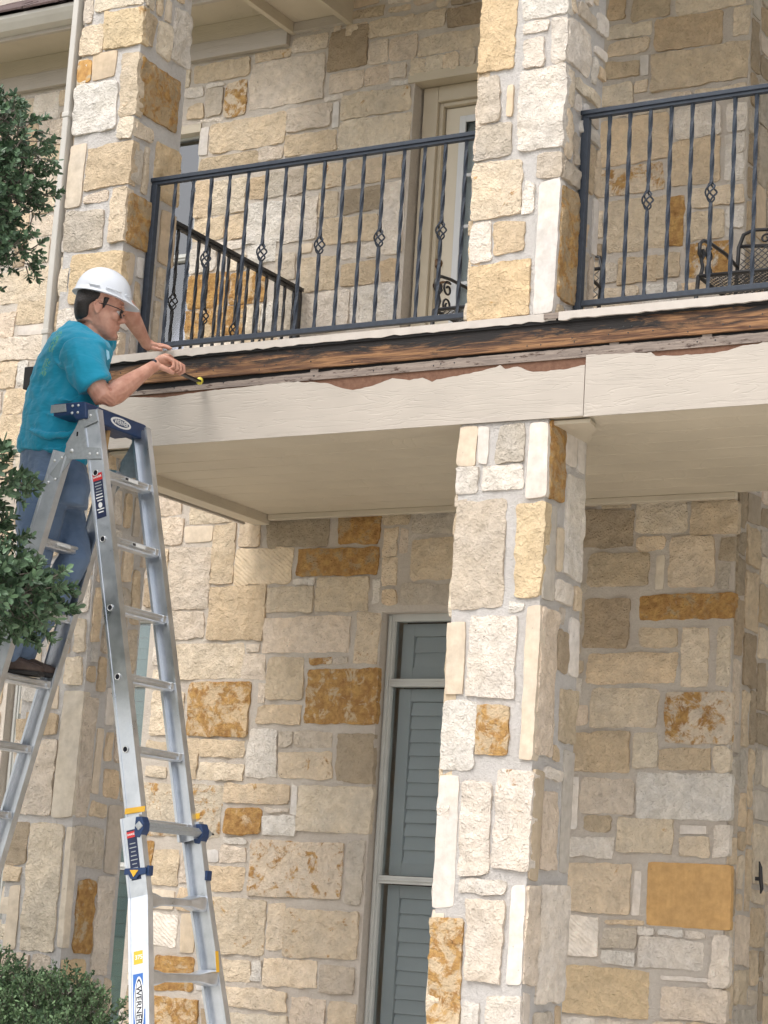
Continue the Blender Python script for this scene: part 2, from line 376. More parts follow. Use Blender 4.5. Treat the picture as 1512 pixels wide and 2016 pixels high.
def lay(parent, face, plane, code, u0, z0, u1, z1, back=.03, proud=None, cell=.021, grow=.006):
    """one stone on a wall face: 'Y' faces the front, 'X' faces +X, 'x' faces -X"""
    SEED[0] += 1; k = code[0]; kind = 'sawn' if 's' in code[1:] else ('chisel' if 'h' in code[1:] else 'rock')
    me = stone_mesh(u1-u0+grow, z1-z0+grow, proud if proud is not None else random.uniform(.001, .008), SEED[0], kind, back, cell)
    o = bpy.data.objects.new('stone', me); COL.objects.link(o)
    um, zm = (u0+u1)/2, (z0+z1)/2
    if face == 'Y': o.location = (um, plane, zm)
    elif face == 'X': o.location = (plane, um, zm); o.rotation_euler[2] = math.pi/2
    else: o.location = (plane, um, zm); o.rotation_euler[2] = -math.pi/2
    f = random.uniform(.93, 1.07)*(.78 if kind == 'sawn' else 1); h = random.uniform(-.03, .03); c = COLR[k]
    o.color = (min(.9, c[0]*f*(1+h)*(1.0 if kind == 'sawn' else 1.03)), c[1]*f*1.005, c[2]*f*(1-h)*(1.07 if kind == 'sawn' else 1.01), max(0, RUST[k]*random.uniform(.9, 1.1)))
    adopt(o, parent); return o
STONES = {}
STONES['up']='''t -7.696 5.165 -7.265 5.291|m -7.226 5.244 -6.959 5.293|p -6.947 5.257 -6.695 5.356|p -7.251 4.929 -6.701 5.222|b -6.683 5.096 -6.408 5.363|c -6.396 5.273 -6.096 5.38|c -6.084 5.274 -5.878 5.37|b -5.858 5.25 -5.599 5.375|p -6.395 5.102 -6.264 5.245|p -6.252 5.095 -6.062 5.249|c -6.043 5.102 -5.61 5.212|c -6.09 4.985 -6 5.082|c -5.988 4.984 -5.878 5.082|c -5.866 4.986 -5.769 5.086|c -5.757 4.978 -5.656 5.09|c -5.644 4.982 -5.577 5.09|p -6.662 4.955 -6.42 5.073|p -6.4 4.965 -6.244 5.077|p -6.232 4.987 -6.127 5.078|w -6.224 4.935 -6.098 4.959|w -6.689 4.904 -6.574 4.932|m -6.562 4.768 -6.082 4.923|n -7.439 4.904 -7.269 5.141|g -7.581 4.93 -7.453 5.113|w -7.58 5.125 -7.455 5.148|w -7.746 5.076 -7.608 5.141|t -7.718 4.93 -7.599 5.023|w -7.601 4.891 -7.451 4.918|ws -7.595 4.675 -7.539 4.861|t -7.527 4.673 -6.965 4.875|p -6.953 4.741 -6.637 4.892|ws -6.618 4.726 -6.577 4.887|t -6.953 4.589 -6.584 4.714|c -6.558 4.566 -6.073 4.756|d -7.599 4.564 -7.149 4.649|p -7.137 4.574 -6.968 4.659|t -7.606 4.263 -7.488 4.5|c -7.471 4.259 -7.224 4.49|d -7.201 4.334 -7.07 4.474|g -7.058 4.33 -6.93 4.492|g -6.918 4.327 -6.795 4.492|t -6.779 4.345 -6.657 4.496|m -6.629 4.337 -6.526 4.497|m -6.497 4.34 -6.114 4.493|w -7.197 4.046 -6.94 4.303|w -6.928 4.028 -6.691 4.304|m -6.676 4.161 -6.553 4.306|b -6.516 4.164 -6.249 4.306|w -6.218 3.879 -6.089 4.322|t -6.638 3.98 -6.26 4.139|t -7.597 4.102 -7.37 4.245|t -7.34 4.087 -7.216 4.246|w -7.604 3.901 -7.408 4.056|c -7.31 3.89 -7.187 3.99|w -7.175 3.909 -6.966 4.034|w -7.396 4.027 -7.226 4.075|g -6.952 3.786 -6.82 3.952|o -7.601 3.664 -7.293 3.878|o -7.281 3.662 -7.013 3.866|o -7.597 3.476 -7.162 3.65|c -7.15 3.465 -7.046 3.65|w -7.034 3.467 -6.942 3.647|g -6.93 3.463 -6.802 3.756|t -6.766 3.701 -6.513 3.907|d -6.489 3.699 -6.246 3.847|d -6.214 3.708 -6.111 3.841|w -6.766 3.43 -6.413 3.683|w -6.401 3.449 -6.102 3.687|w -6.497 3.865 -6.23 3.956|d -4.808 5.119 -4.707 5.249|d -4.667 5.094 -4.424 5.225|c -4.392 5.085 -3.987 5.215|c -4.807 4.998 -4.539 5.082|d -4.517 4.88 -4.112 5.073|c -4.052 4.903 -3.952 5.071|c -4.803 4.891 -4.559 4.979|t -4.521 4.652 -3.962 4.866|ws -4.589 4.76 -4.548 4.865|d -4.81 4.765 -4.601 4.856|c -4.621 4.656 -4.55 4.728|c -4.835 4.601 -4.635 4.717|w -4.623 4.576 -4.43 4.611|w -4.372 4.346 -4.107 4.508|w -4.064 4.344 -3.953 4.506|t -4.826 4.243 -4.417 4.505|n -4.813 4.066 -4.434 4.216|t -4.384 4.072 -4.098 4.334|w -4.071 4.221 -3.966 4.332|w -4.073 4.066 -3.962 4.209|c -4.258 3.932 -3.964 4.038|t -4.76 3.73 -4.409 4.021|o -4.39 3.73 -4.301 4.013|t -4.277 3.752 -4.07 3.904|w -4.057 3.797 -3.954 3.914|d -4.677 3.539 -4.456 3.688|g -4.776 3.559 -4.696 3.674|d -4.444 3.544 -4.312 3.687|k -4.271 3.538 -4.027 3.727|c -4.782 3.462 -4.557 3.527|t -4.292 3.44 -4.089 3.507|w -8.981 5.094 -8.785 5.276|c -9.149 5.14 -8.993 5.271|m -8.773 5.181 -8.694 5.282|p -8.919 4.912 -8.695 5.082|t -8.891 4.805 -8.69 4.9|c -9.147 3.846 -8.675 4.06|t -8.966 3.68 -8.681 3.834|p -9.112 3.612 -8.978 3.769|ws -8.944 3.61 -8.705 3.668|p -9.092 3.445 -8.699 3.598|m -9.07 3.265 -8.918 3.429|w -8.906 3.275 -8.832 3.433|t -9.003 3.087 -8.804 3.251|t -9.027 2.872 -8.798 3.071'''
STONES['low']='''p -7.736 2.36 -7.522 2.49|m -7.451 2.293 -7.134 2.409|p -7.714 2.181 -7.488 2.336|cs -7.476 2.179 -7.276 2.28|m -7.079 2.142 -6.934 2.285|b -6.871 2.135 -6.455 2.302|q -6.388 2.133 -6.11 2.312|c -6.076 2.053 -5.991 2.215|t -7.664 1.966 -7.583 2.151|p -7.564 1.78 -7.271 2.147|t -7.259 1.923 -7.107 2.281|th -7.094 1.913 -6.691 2.121|q -6.655 1.952 -6.113 2.107|w -6.67 1.904 -6.534 1.932|d -7.256 1.582 -6.862 1.901|m -6.849 1.74 -6.533 1.887|t -6.508 1.738 -6.159 1.933|w -6.128 1.781 -6.086 1.923|c -6.074 1.88 -5.979 2.041|t -6.057 1.769 -5.971 1.863|p -7.55 1.592 -7.289 1.754|p -6.85 1.502 -6.259 1.711|n -6.22 1.438 -6.071 1.725|c -7.507 1.354 -6.994 1.564|p -6.961 1.517 -6.875 1.558|p -6.982 1.349 -6.825 1.488|t -6.807 1.226 -6.555 1.477|n -6.523 1.435 -6.372 1.475|p -6.353 1.439 -6.26 1.473|o -6.535 1.089 -6.058 1.401|o -7.349 1.009 -6.92 1.325|p -6.864 1.216 -6.82 1.324|t -6.859 1.09 -6.561 1.191|c -7.615 1.019 -7.381 1.28|w -6.908 0.783 -6.704 1.053|g -6.692 0.959 -6.603 1.035|g -6.591 0.958 -6.336 1.041|b -6.297 0.759 -6.056 1.039|t -7.243 0.886 -6.938 0.98|t -7.382 0.757 -7.256 0.991|t -7.639 0.882 -7.484 0.972|c -7.632 0.763 -7.472 0.83|c -7.244 0.758 -6.929 0.853|m -6.686 0.771 -6.33 0.925|n -7.641 0.414 -7.058 0.727|m -7.046 0.631 -6.599 0.729|ws -6.583 0.57 -6.546 0.734|c -6.532 0.473 -6.053 0.736|o -7.022 0.444 -6.776 0.599|w -6.752 0.579 -6.595 0.606|w -6.76 0.447 -6.544 0.554|o -7.606 0.159 -7.526 0.379|t -7.514 0.131 -7.338 0.34|ws -7.23 0.278 -7.057 0.35|p -7.04 0.281 -6.868 0.376|w -7.032 0.388 -6.866 0.42|t -7.195 0.115 -6.872 0.257|k -6.829 0.106 -6.214 0.411|g -6.179 0.088 -6.077 0.434|m -7.166 -0.226 -6.697 0.081|c -6.685 -0.195 -6.581 0.068|m -6.569 -0.215 -6.09 0.043|wh -7.505 -0.217 -7.311 -0.035|o -7.442 -0.466 -7.172 -0.272|c -7.014 -0.379 -6.784 -0.267|w -6.772 -0.373 -6.702 -0.262|c -6.69 -0.389 -6.342 -0.238|g -6.317 -0.407 -6.1 -0.259|c -6.962 -0.526 -6.523 -0.416|p -6.492 -0.611 -6.272 -0.444|m -6.243 -0.596 -6.074 -0.447|c -6.974 -0.629 -6.504 -0.559|o -7.438 -0.676 -7.121 -0.505|b -4.821 2.059 -4.53 2.261|c -4.506 2.131 -4.233 2.305|t -4.201 2.113 -3.94 2.291|d -4.719 2.273 -4.547 2.311|t -4.506 2.03 -4.344 2.106|c -4.31 1.83 -4.059 2.095|b -4.027 1.966 -3.947 2.093|d -4.775 1.851 -4.429 2.018|cs -4.389 1.829 -4.341 1.999|b -4.794 1.509 -4.536 1.781|q -4.477 1.663 -3.946 1.793|t -4.465 1.51 -4.259 1.617|c -4.23 1.303 -4.081 1.606|c -4.032 1.306 -3.954 1.618|t -4.763 1.318 -4.256 1.484|c -4.728 1.092 -4.353 1.288|k -4.303 1.006 -3.945 1.265|p -4.831 1.093 -4.753 1.202|d -4.832 0.854 -4.508 1.057|c -4.479 0.872 -4.345 1.053|d -4.324 0.87 -4.055 0.975|c -4.027 0.857 -3.94 0.986|p -4.768 0.628 -4.465 0.815|x -4.446 0.614 -3.936 0.844|ws -4.829 0.55 -4.78 0.813|d -4.743 0.533 -4.585 0.612|w -4.822 0.402 -4.575 0.507|m -4.555 0.437 -4.235 0.602|ws -4.204 0.543 -4.056 0.583|c -4.198 0.422 -4.04 0.524|w -4.013 0.43 -3.93 0.582|m -4.824 0.119 -4.473 0.366|ws -4.45 0.114 -4.41 0.343|zs -4.37 0.064 -3.922 0.391|wh -4.823 -0.109 -4.635 0.09|t -4.594 0.058 -4.382 0.087|g -4.605 -0.056 -4.425 0.044|w -4.413 0.016 -4.323 0.046|w -4.296 0.016 -4.172 0.051|w -4.149 0.014 -4.046 0.048|w -4.407 -0.142 -4.056 0.002|w -4.607 -0.14 -4.421 -0.081|y -4.828 -0.408 -4.338 -0.162|ws -4.279 -0.205 -4.022 -0.179|p -4.269 -0.391 -3.919 -0.234|w -4.007 -0.222 -3.913 0.034'''
STONES['mcu']='''y -4.521 3.98 -4.362 4.381|w -4.327 4.21 -4.086 4.337|w -4.32 4.137 -4.19 4.198|w -4.315 3.964 -4.211 4.107|w -4.178 3.976 -4.069 4.194|g -4.531 3.723 -4.423 3.949|ts -4.389 3.738 -4.349 3.887|w -4.317 3.549 -4.08 3.952|g -4.528 3.538 -4.351 3.711|m -4.535 3.248 -4.289 3.526|g -4.22 3.41 -4.088 3.528|d -4.421 3.064 -4.259 3.221|y -4.534 2.755 -4.216 3.019|ws -4.192 2.758 -4.092 3.394|w -4.536 3.031 -4.433 3.236|w -4.277 3.243 -4.221 3.398'''
STONES['mcus']='''w 8.435 3.977 8.656 4.203|g 8.505 4.255 8.712 4.31|w 8.724 4.252 8.846 4.356|ws 8.695 4.132 8.838 4.18|t 8.753 4.034 8.831 4.088|c 8.509 3.881 8.786 3.94|g 8.408 3.41 8.587 3.498|q 8.387 2.841 8.624 3.377|w 8.587 3.69 8.805 3.745'''
STONES['mcl']='''cs -4.53 2.067 -4.454 2.253|ws -4.442 2.069 -4.383 2.247|g -4.345 2.07 -4.206 2.248|ws -4.179 1.899 -4.081 2.251|w -4.54 1.939 -4.428 2.055|w -4.412 1.938 -4.203 2.054|g -4.531 1.405 -4.276 1.903|y -4.225 1.447 -4.087 1.879|w -4.252 1.383 -4.167 1.431|cs -4.537 1.013 -4.45 1.349|w -4.433 1.003 -4.199 1.367|cs -4.155 0.736 -4.079 1.412|w -4.548 0.684 -4.379 0.983|o -4.367 0.749 -4.212 0.969|ws -4.544 0.081 -4.447 0.656|w -4.427 0.225 -4.279 0.634|x -4.262 0.256 -4.095 0.686|w -4.423 0.145 -4.189 0.205|p -4.368 -0.23 -4.189 0.113|ws -4.16 -0.232 -4.095 0.193|o -4.54 -0.455 -4.382 0.034|w -4.255 -0.432 -4.095 -0.28|w -4.364 -0.447 -4.287 -0.32|w -4.356 -0.291 -4.286 -0.264'''
STONES['mcls']='''q 8.397 1.906 8.582 2.258|ws 8.595 2.097 8.703 2.305|ws 8.715 2.094 8.794 2.331|w 8.616 1.589 8.814 2.062|gs 8.454 1.45 8.518 1.874|ts 8.533 1.591 8.604 1.799|w 8.53 1.459 8.724 1.554|p 8.385 0.754 8.582 1.408|b 8.594 1.15 8.708 1.34|d 8.647 0.836 8.825 1.083|ws 8.72 1.144 8.817 1.41|ds 8.419 0.215 8.504 0.691|w 8.517 0.658 8.702 0.709|p 8.516 0.271 8.677 0.613|gs 8.714 0.268 8.815 0.805|w 8.535 -0.306 8.829 0.206|p 8.398 -0.232 8.523 0.191|g 8.521 -0.436 8.708 -0.342'''
STONES['lcu']='''p -7.011 4.628 -6.918 4.778|c -6.904 4.692 -6.567 4.779|c -6.993 4.449 -6.835 4.616|y -6.823 4.453 -6.581 4.674|os -6.997 4.294 -6.895 4.424|ts -6.881 4.297 -6.729 4.437|w -7.002 3.997 -6.695 4.282|m -6.683 4.061 -6.589 4.418|c -6.671 3.932 -6.587 4.049|w -6.924 3.958 -6.686 3.985|cs -7.006 3.588 -6.88 3.946|d -6.861 3.676 -6.577 3.92|p -6.86 3.598 -6.694 3.655|m -6.669 3.365 -6.572 3.664|g -7 3.34 -6.721 3.565|y -6.906 3.06 -6.594 3.323'''
STONES['lcus']='''d 8.391 4.472 8.505 4.643|c 8.534 4.458 8.656 4.655|w 8.668 4.479 8.864 4.786|q 8.374 4.086 8.767 4.391|c 8.401 3.955 8.562 4.032|y 8.609 3.684 8.869 4|g 8.384 3.705 8.484 3.891|q 8.382 3.363 8.629 3.642|ts 8.696 3.355 8.844 3.645'''
STONES['lcl']='''d -6.919 0.812 -6.719 0.919|p -6.95 0.415 -6.716 0.787|cs -6.704 0.41 -6.6 1.033|b -7.012 0.172 -6.841 0.38|c -6.829 -0.248 -6.62 0.376|cs -6.603 -0.223 -6.551 0.37|cs -6.933 -0.241 -6.868 0.067'''
STONES['lcls']='''p 8.379 0.418 8.507 1.012|cs 8.531 0.536 8.586 0.868|t 8.626 0.53 8.744 0.67|t 8.525 0.425 8.665 0.495|g 8.469 0.17 8.66 0.376|gs 8.677 0.158 8.789 0.493|o 8.485 -0.241 8.623 0.113|w 8.635 -0.34 8.777 0.133|y 8.364 -0.394 8.579 -0.276|d 8.242 1.078 8.472 1.165'''

def parse(k):
    out = []
    for s in STONES[k].split('|'):
        c, *n = s.split(); out.append((c, *map(float, n)))
    return out
def auto(region, taken, holes=(), wmax=.42, hmax=.26, gap=.014, pal='wwccccttppgddbm', seed=1, vertical=False):
    """fills what is still bare of a wall face with coursed stones of mixed sizes"""
    rnd = random.Random(seed); u0, z0, u1, z1 = region; c = .02
    nu, nz = int((u1-u0)/c), int((z1-z0)/c); occ = np.zeros((nu, nz), bool)
    for a, b, d, e in list(taken)+list(holes):
        occ[max(0, int((a-u0-gap)/c)):max(0, int(math.ceil((d-u0+gap)/c))), max(0, int((b-z0-gap)/c)):max(0, int(math.ceil((e-z0+gap)/c)))] = True
    out = []
    for j in range(nz-1, -1, -1):
        i = 0
        while i < nu:
            if occ[i, j]: i += 1; continue
            W = int(rnd.uniform(.1, wmax)/c); H = int(rnd.uniform(.09, hmax)/c)
            if vertical: W, H = max(3, W//2), int(H*1.6)
            n = 0
            while n < W and i+n < nu and not occ[i+n, j]: n += 1
            hh = 0
            while hh < H and j-hh >= 0 and not occ[i:i+n, j-hh].any(): hh += 1
            if n >= 3 and hh >= 2 and n*hh >= 10:
                a, b = u0+i*c, z0+(j-hh+1)*c; d, e = a+n*c, b+hh*c
                occ[max(0, i-1):i+n+1, max(0, j-hh):j+2] = True
                out.append((rnd.choice(pal)+('s' if rnd.random() < .12 else ''), a+.004, b+.004, d-.004, e-.004)); i += n+1
            else: i += 1
    return out

# ------------------------------------------------------------------ ground
tag(MB().box((-60, -60, GROUND-.3), (60, 60, GROUND)).build('ground', M['lawn']), kind='structure')
tag(MB().box((-9, -6, GROUND), (9, 7.99, GROUND+.03)).build('bounce_paving', M['paving']), kind='structure')  # unseen pale paving added to bounce light onto soffit and walls
tag(MB().box((-9, 8.0, GROUND), (6, 10.39, GROUND+.12)).build('porch_floor', M['paving']), kind='structure')

# ------------------------------------------------------------------ the house: walls, windows, door, eaves
W = 10.4; XC = -3.95
house = empty('stone_house', (-6, W, GROUND), 'two storey limestone house wall with a window and a glazed door behind the porch', 'house')
def openwall(z0, z1, x0, x1, holes, name):
    xs = sorted({x0, x1, *[h[0] for h in holes], *[h[2] for h in holes]}); zs = sorted({z0, z1, *[h[1] for h in holes], *[h[3] for h in holes]})
    m = MB()
    for a, b in zip(xs, xs[1:]):
        for c, d in zip(zs, zs[1:]):
            if any(h[0] <= a and b <= h[2] and h[1] <= c and d <= h[3] for h in holes): continue
            m.box((a, W, c), (b, W+.3, d))
    return m.build(name, M['mortar'], house)
H_LOW = [(-6.06, -1.0, -5.1, 1.73), (-8.75, -1.0, -7.68, 1.75)]
H_UP = [(-6.06, 2.80, -4.95, 4.945), (-8.6, 3.1, -7.60, 4.87)]
SPLIT = 2.60
wl = openwall(GROUND, SPLIT, -12, XC, H_LOW, 'wall'); wu = openwall(SPLIT, 6.3, -12, XC, H_UP, 'wall')
tag(wl, 'lower storey wall of mixed cream and rust stones'); tag(wu, 'upper storey wall behind the balcony')
low = parse('low'); up = parse('up')
up = [s for s in up if s[4] > SPLIT]; 
for s in low: lay(wl, 'Y', W, *s)
for s in up:
    lay(wu, 'Y', W, *s)
stuffs = []
def clear(h, g=.012): return [(a-g, b-g, c+g, d+g) for a, b, c, d in h]
al = auto((-6.95, -1.37, XC-.01, 2.33), [s[1:] for s in low], clear(H_LOW), seed=3)
al = [s for s in al if not (s[1] > -5.9 and s[3] < -4.6) or True]
au = auto((-10.4, 2.62, XC-.01, 5.30), [s[1:] for s in up], clear(H_UP), seed=5)
au += auto((-6.94, 5.31, XC-.01, 6.09), [s[1:] for s in up if s[2] > 5.2], (), seed=6)
al += auto((-10.4, -1.49, -6.96, 2.6), [s[1:] for s in low], clear(H_LOW)+[(-6.96, 2.2, -6.5, 2.6)], seed=8)
for s in al: lay(wl, 'Y', W, *s)
for s in au: lay(wu, 'Y', W, *s)
# the flank that turns back from the corner
wf = MB().box((XC-.3, W+.3, GROUND), (XC, 14, 6)).build('wall', M['mortar'], house); tag(wf, 'flank wall turning back from the corner')
fl = auto((W+.02, -1.37, 12.2, 6.1), [], (), wmax=.5, hmax=.34, pal='ddccttbbggp', seed=11)
for s in fl: lay(wf, 'X', XC, *s)
MB().box((XC, 14, GROUND), (3, 14.3, 6)).build('wall', M['mortar'], house)
MB().box((-12, W+.9, GROUND), (XC-.3, W+.95, 6)).build('room_lining', M['dark_room'], house)
MB().box((-12, W+.3, 2.45), (XC-.3, W+.9, 2.75)).build('floor_slab', M['dark_room'], house)

def window(name_label, x0, z0, x1, z1, rails, shut, slat_h, reveal=.075, upper=None, mull=(), gm='glass'):
    """frame in a stone reveal, glass, and louvred shutters close behind"""
    Y = W+reveal
    f = MB(); fw = .042
    f.box((x0, Y, z0), (x0+fw, Y+.06, z1)); f.box((x1-fw, Y, z0), (x1, Y+.06, z1)); f.box((x0+fw, Y, z1-fw), (x1-fw, Y+.06, z1)); f.box((x0+fw, Y, z0), (x1-fw, Y+.06, z0+fw))
    f.box((x0+.012, Y-.014, z0), (x0+.03, Y-.001, z1-.012))
    for z in rails: f.box((x0+fw, Y-.006, z-.022), (x1-fw, Y+.055, z+.022)); f.box((x0+fw, Y-.014, z-.006), (x1-fw, Y-.007, z+.004))
    for x in mull: f.box((x-.02, Y+.003, z0+fw), (x+.02, Y+.05, z1-fw))
    win = f.build('window', M['window_frame'], house, bevel=.003); tag(win, name_label)
    zs = [z0+fw]+[z for z in rails]+[z1-fw]
    for i in range(len(zs)-1):
        a = zs[i]+(.022 if i else 0); b = zs[i+1]-(.022 if i < len(zs)-2 else 0)
        MB().box((x0+fw, Y+.03, a), (x1-fw, Y+.036, b)).build('pane', M[gm], win)
        mt = shut if not (upper and i == len(zs)-2) else upper
        # shutter: stile, two cross rails, louvres
        sx0, sx1 = x0+fw+.012, x1-fw-.012; st = .075
        MB().box((sx0, Y+.085, a+.005), (sx0+st, Y+.115, b-.005)).build('stile', mt, win)
        MB().box((sx1-st, Y+.085, a+.005), (sx1, Y+.115, b-.005)).build('stile', mt, win)
        for c, d in ((a+.005, a+.075), (b-.075, b-.005)): MB().box((sx0+st+.002, Y+.085, c), (sx1-st-.002, Y+.115, d)).build('cross_rail', mt, win)
        n = max(1, round((b-a-.15)/slat_h)); sh = (b-a-.154)/n
        src = None
        for k in range(n):
            zc = a+.077+sh*(k+.5)
            if src is None:
                src = MB().add([(-(sx1-sx0)/2+st+.003, -.006, -sh*.53), ((sx1-sx0)/2-st-.003, -.006, -sh*.53), ((sx1-sx0)/2-st-.003, .012, sh*.50), (-(sx1-sx0)/2+st+.003, .012, sh*.50),
                                (-(sx1-sx0)/2+st+.003, 0, -sh*.55), ((sx1-sx0)/2-st-.003, 0, -sh*.55), ((sx1-sx0)/2-st-.003, .020, sh*.46), (-(sx1-sx0)/2+st+.003, .020, sh*.46)],
                               [(0,1,2,3),(4,7,6,5),(0,4,5,1),(1,5,6,2),(2,6,7,3),(3,7,4,0)]).build('louver', mt)
                src.location = ((sx0+sx1)/2, Y+.1, zc); adopt(src, win)
            else: share(src, 'louver', win, ((sx0+sx1)/2, Y+.1, zc))
    return win
window('tall three light window with grey shutters beside the middle column', -6.06, -1.0, -5.1, 1.73, (.232, 1.335), M['shutter'], .079)
window('tall window with green shutters behind the ladder', -8.75, -1.0, -7.68, 1.75, (.232, 1.335), M['shutter_green'], .079, gm='glass_low')
window('upstairs window with pale blinds above and blue grey blinds below', -8.6, 3.1, -7.60, 4.87, (4.03,), M['blind_blue'], .085, upper=M['blind'], gm='glass_sky', reveal=.05)
MB().box((-8.6, W-.012, 4.835), (-7.60, W+.05, 4.89)).build('lintel', M['soffit'], house)
# door
Y0 = W+.09
d = MB()
d.box((-6.045, Y0, 2.80), (-5.945, Y0+.10, 4.93)); d.box((-5.945, Y0, 4.83), (-4.95, Y0+.10, 4.93)); d.box((-5.945, Y0+.025, 2.80), (-5.918, Y0+.10, 4.83)); d.box((-5.918, Y0+.025, 4.805), (-4.95, Y0+.10, 4.83))
cas = d.build('door_casing', M['casing'], house, bevel=.006)
dx0, dx1, dz0, dz1 = -5.912, -5.0, 2.81, 4.80
lx0, lx1, lz0, lz1 = -5.795, -5.12, 3.02, 4.72
d = MB(); YD = Y0+.06
d.box((dx0, YD, dz0), (lx0, YD+.045, dz1)); d.box((lx1, YD, dz0), (dx1, YD+.045, dz1)); d.box((lx0, YD, lz1), (lx1, YD+.045, dz1)); d.box((lx0, YD, dz0), (lx1, YD+.045, lz0))
door = d.build('door', M['door'], house); tag(door, 'cream balcony door with a white framed glass light')
d = MB()
for a, b in (((lx0-.02, YD-.014, lz0-.02), (lx0+.022, YD-.001, lz1+.02)), ((lx1-.022, YD-.014, lz0-.02), (lx1+.02, YD-.001, lz1+.02)), ((lx0+.022, YD-.014, lz1-.022), (lx1-.022, YD-.001, lz1+.02)), ((lx0+.022, YD-.014, lz0-.02), (lx1-.022, YD-.001, lz0+.022))): d.box(a, b)
d.build('glazing_frame', M['lite'], door, bevel=.004)
d = MB()
for z in (3.35, 3.70, 4.05, 4.37): d.box((lx0+.022, YD+.004, z-.010), (lx1-.022, YD+.014, z+.010))
for x in (-5.57, -5.345): d.box((x-.010, YD+.002, lz0+.022), (x+.010, YD+.013, lz1-.022))
d.build('glazing_bars', M['lite'], door)
MB().box((lx0, YD+.016, lz0), (lx1, YD+.022, lz1)).build('pane', M['glass'], door)
MB().box((lx0, YD+.06, lz0), (lx1, YD+.065, lz1)).build('curtain', M['shutter'], door)
m = MB(); m.loft([((-5.925+.012, YD-.001, 3.833), (.032,0,0), (0,0,.032)), ((-5.913, YD-.018, 3.833), (.028,0,0), (0,0,.028)), ((-5.913, YD-.03, 3.833), (.012,0,0), (0,0,.02))], 16)
m.build('deadbolt', M['bronze'], door, smooth=False)
m = MB(); m.loft([((-5.905, YD-.001, 3.69), (.033,0,0), (0,0,.033)), ((-5.905, YD-.016, 3.69), (.026,0,0), (0,0,.026)), ((-5.905, YD-.045, 3.69), (.011,0,0), (0,0,.011))], 16)
m.tube([(-5.905, YD-.045, 3.69), (-5.88, YD-.05, 3.692), (-5.845, YD-.05, 3.700), (-5.81, YD-.045, 3.693), (-5.795, YD-.043, 3.682)], [.011, .010, .008, .007, .004], 8)
m.build('handle', M['bronze'], door, smooth=True)
# lintel stone strip over the door
MB().box((-6.10, W-.012, 4.932), (-4.9, W+.14, 4.99)).build('lintel', M['casing'], house)
# eaves at the left
def board(name, a, b, mt, par=house): return MB().box(a, b).build(name, mt, par, bevel=.003)
board('frieze_board', (-12, W-.045, 5.312), (-6.975, W+.001, 5.425), M['paint'])
board('frieze_board', (-12, W-.028, 5.425), (-6.975, W+.001, 5.55), M['soffit'])
board('soffit', (-12, 9.98, 5.55), (-6.975, W, 5.57), M['soffit'])
g = MB(); prof = [(9.99, 5.525), (9.93, 5.535), (9.90, 5.575), (9.885, 5.60), (9.885, 5.622), (9.895, 5.622), (9.9, 5.61), (9.98, 5.61), (9.99, 5.61)]
g.prism([(-12, y, z) for y, z in prof], (1, 0, 0), 5.025); g.build('gutter', M['gutter'], house)
board('fascia_board', (-12, 9.99, 5.50), (-6.975, 10.02, 5.64), M['paint'])
rf = MB().add([(-12.2, 9.9, 5.63), (-6.97, 9.9, 5.63), (-6.97, 16, 9.6), (-12.2, 16, 9.6)], [(0, 1, 2, 3)]).build('roof', M['roof'], house)
k = 0
for r in range(5):
    y, z = 9.86+r*.115, 5.628+r*.075
    x = -12.0+(r % 2)*.15
    src = None
    while x < -7.0:
        if src is None:
            src = MB().add([(0,0,0),(.29,0,0),(.29,.16,.104),(0,.16,.104),(0,-.004,.013),(.29,-.004,.013),(.29,.156,.117),(0,.156,.117)],[(0,3,2,1),(4,5,6,7),(0,1,5,4),(1,2,6,5),(2,3,7,6),(3,0,4,7)]).build('shingle', M['roof'])
            src.location = (x, y, z); adopt(src, rf)
        else: share(src, 'shingle', rf, (x, y, z+random.uniform(0, .006)))
        x += .30
# porch roof: side beam of two boards with a recessed panel, front beam, ceiling
board('beam_board', (-6.972, 8.4, 5.384), (-6.935, W-.001, 5.62), M['soffit'])
board('beam_board', (-6.565, 8.4, 5.384), (-6.525, W-.001, 6.10), M['soffit'])
board('beam_panel', (-6.934, 8.4, 5.45), (-6.566, W-.001, 5.47), M['soffit'])
board('frieze_board', (-6.934, W-.04, 5.386), (-6.566, W-.002, 5.449), M['paint'])
board('ceiling', (-6.524, 8.4, 6.10), (3, W-.001, 6.13), M['soffit'])
board('front_beam', (-6.97, 8.38, 5.80), (3, 8.62, 6.099), M['paint'])
MB().add([(-6.97, 8.2, 6.14), (3, 8.2, 6.14), (3, 12, 7.9), (-6.97, 12, 7.9)], [(0, 1, 2, 3)]).build('roof', M['roof'], house)

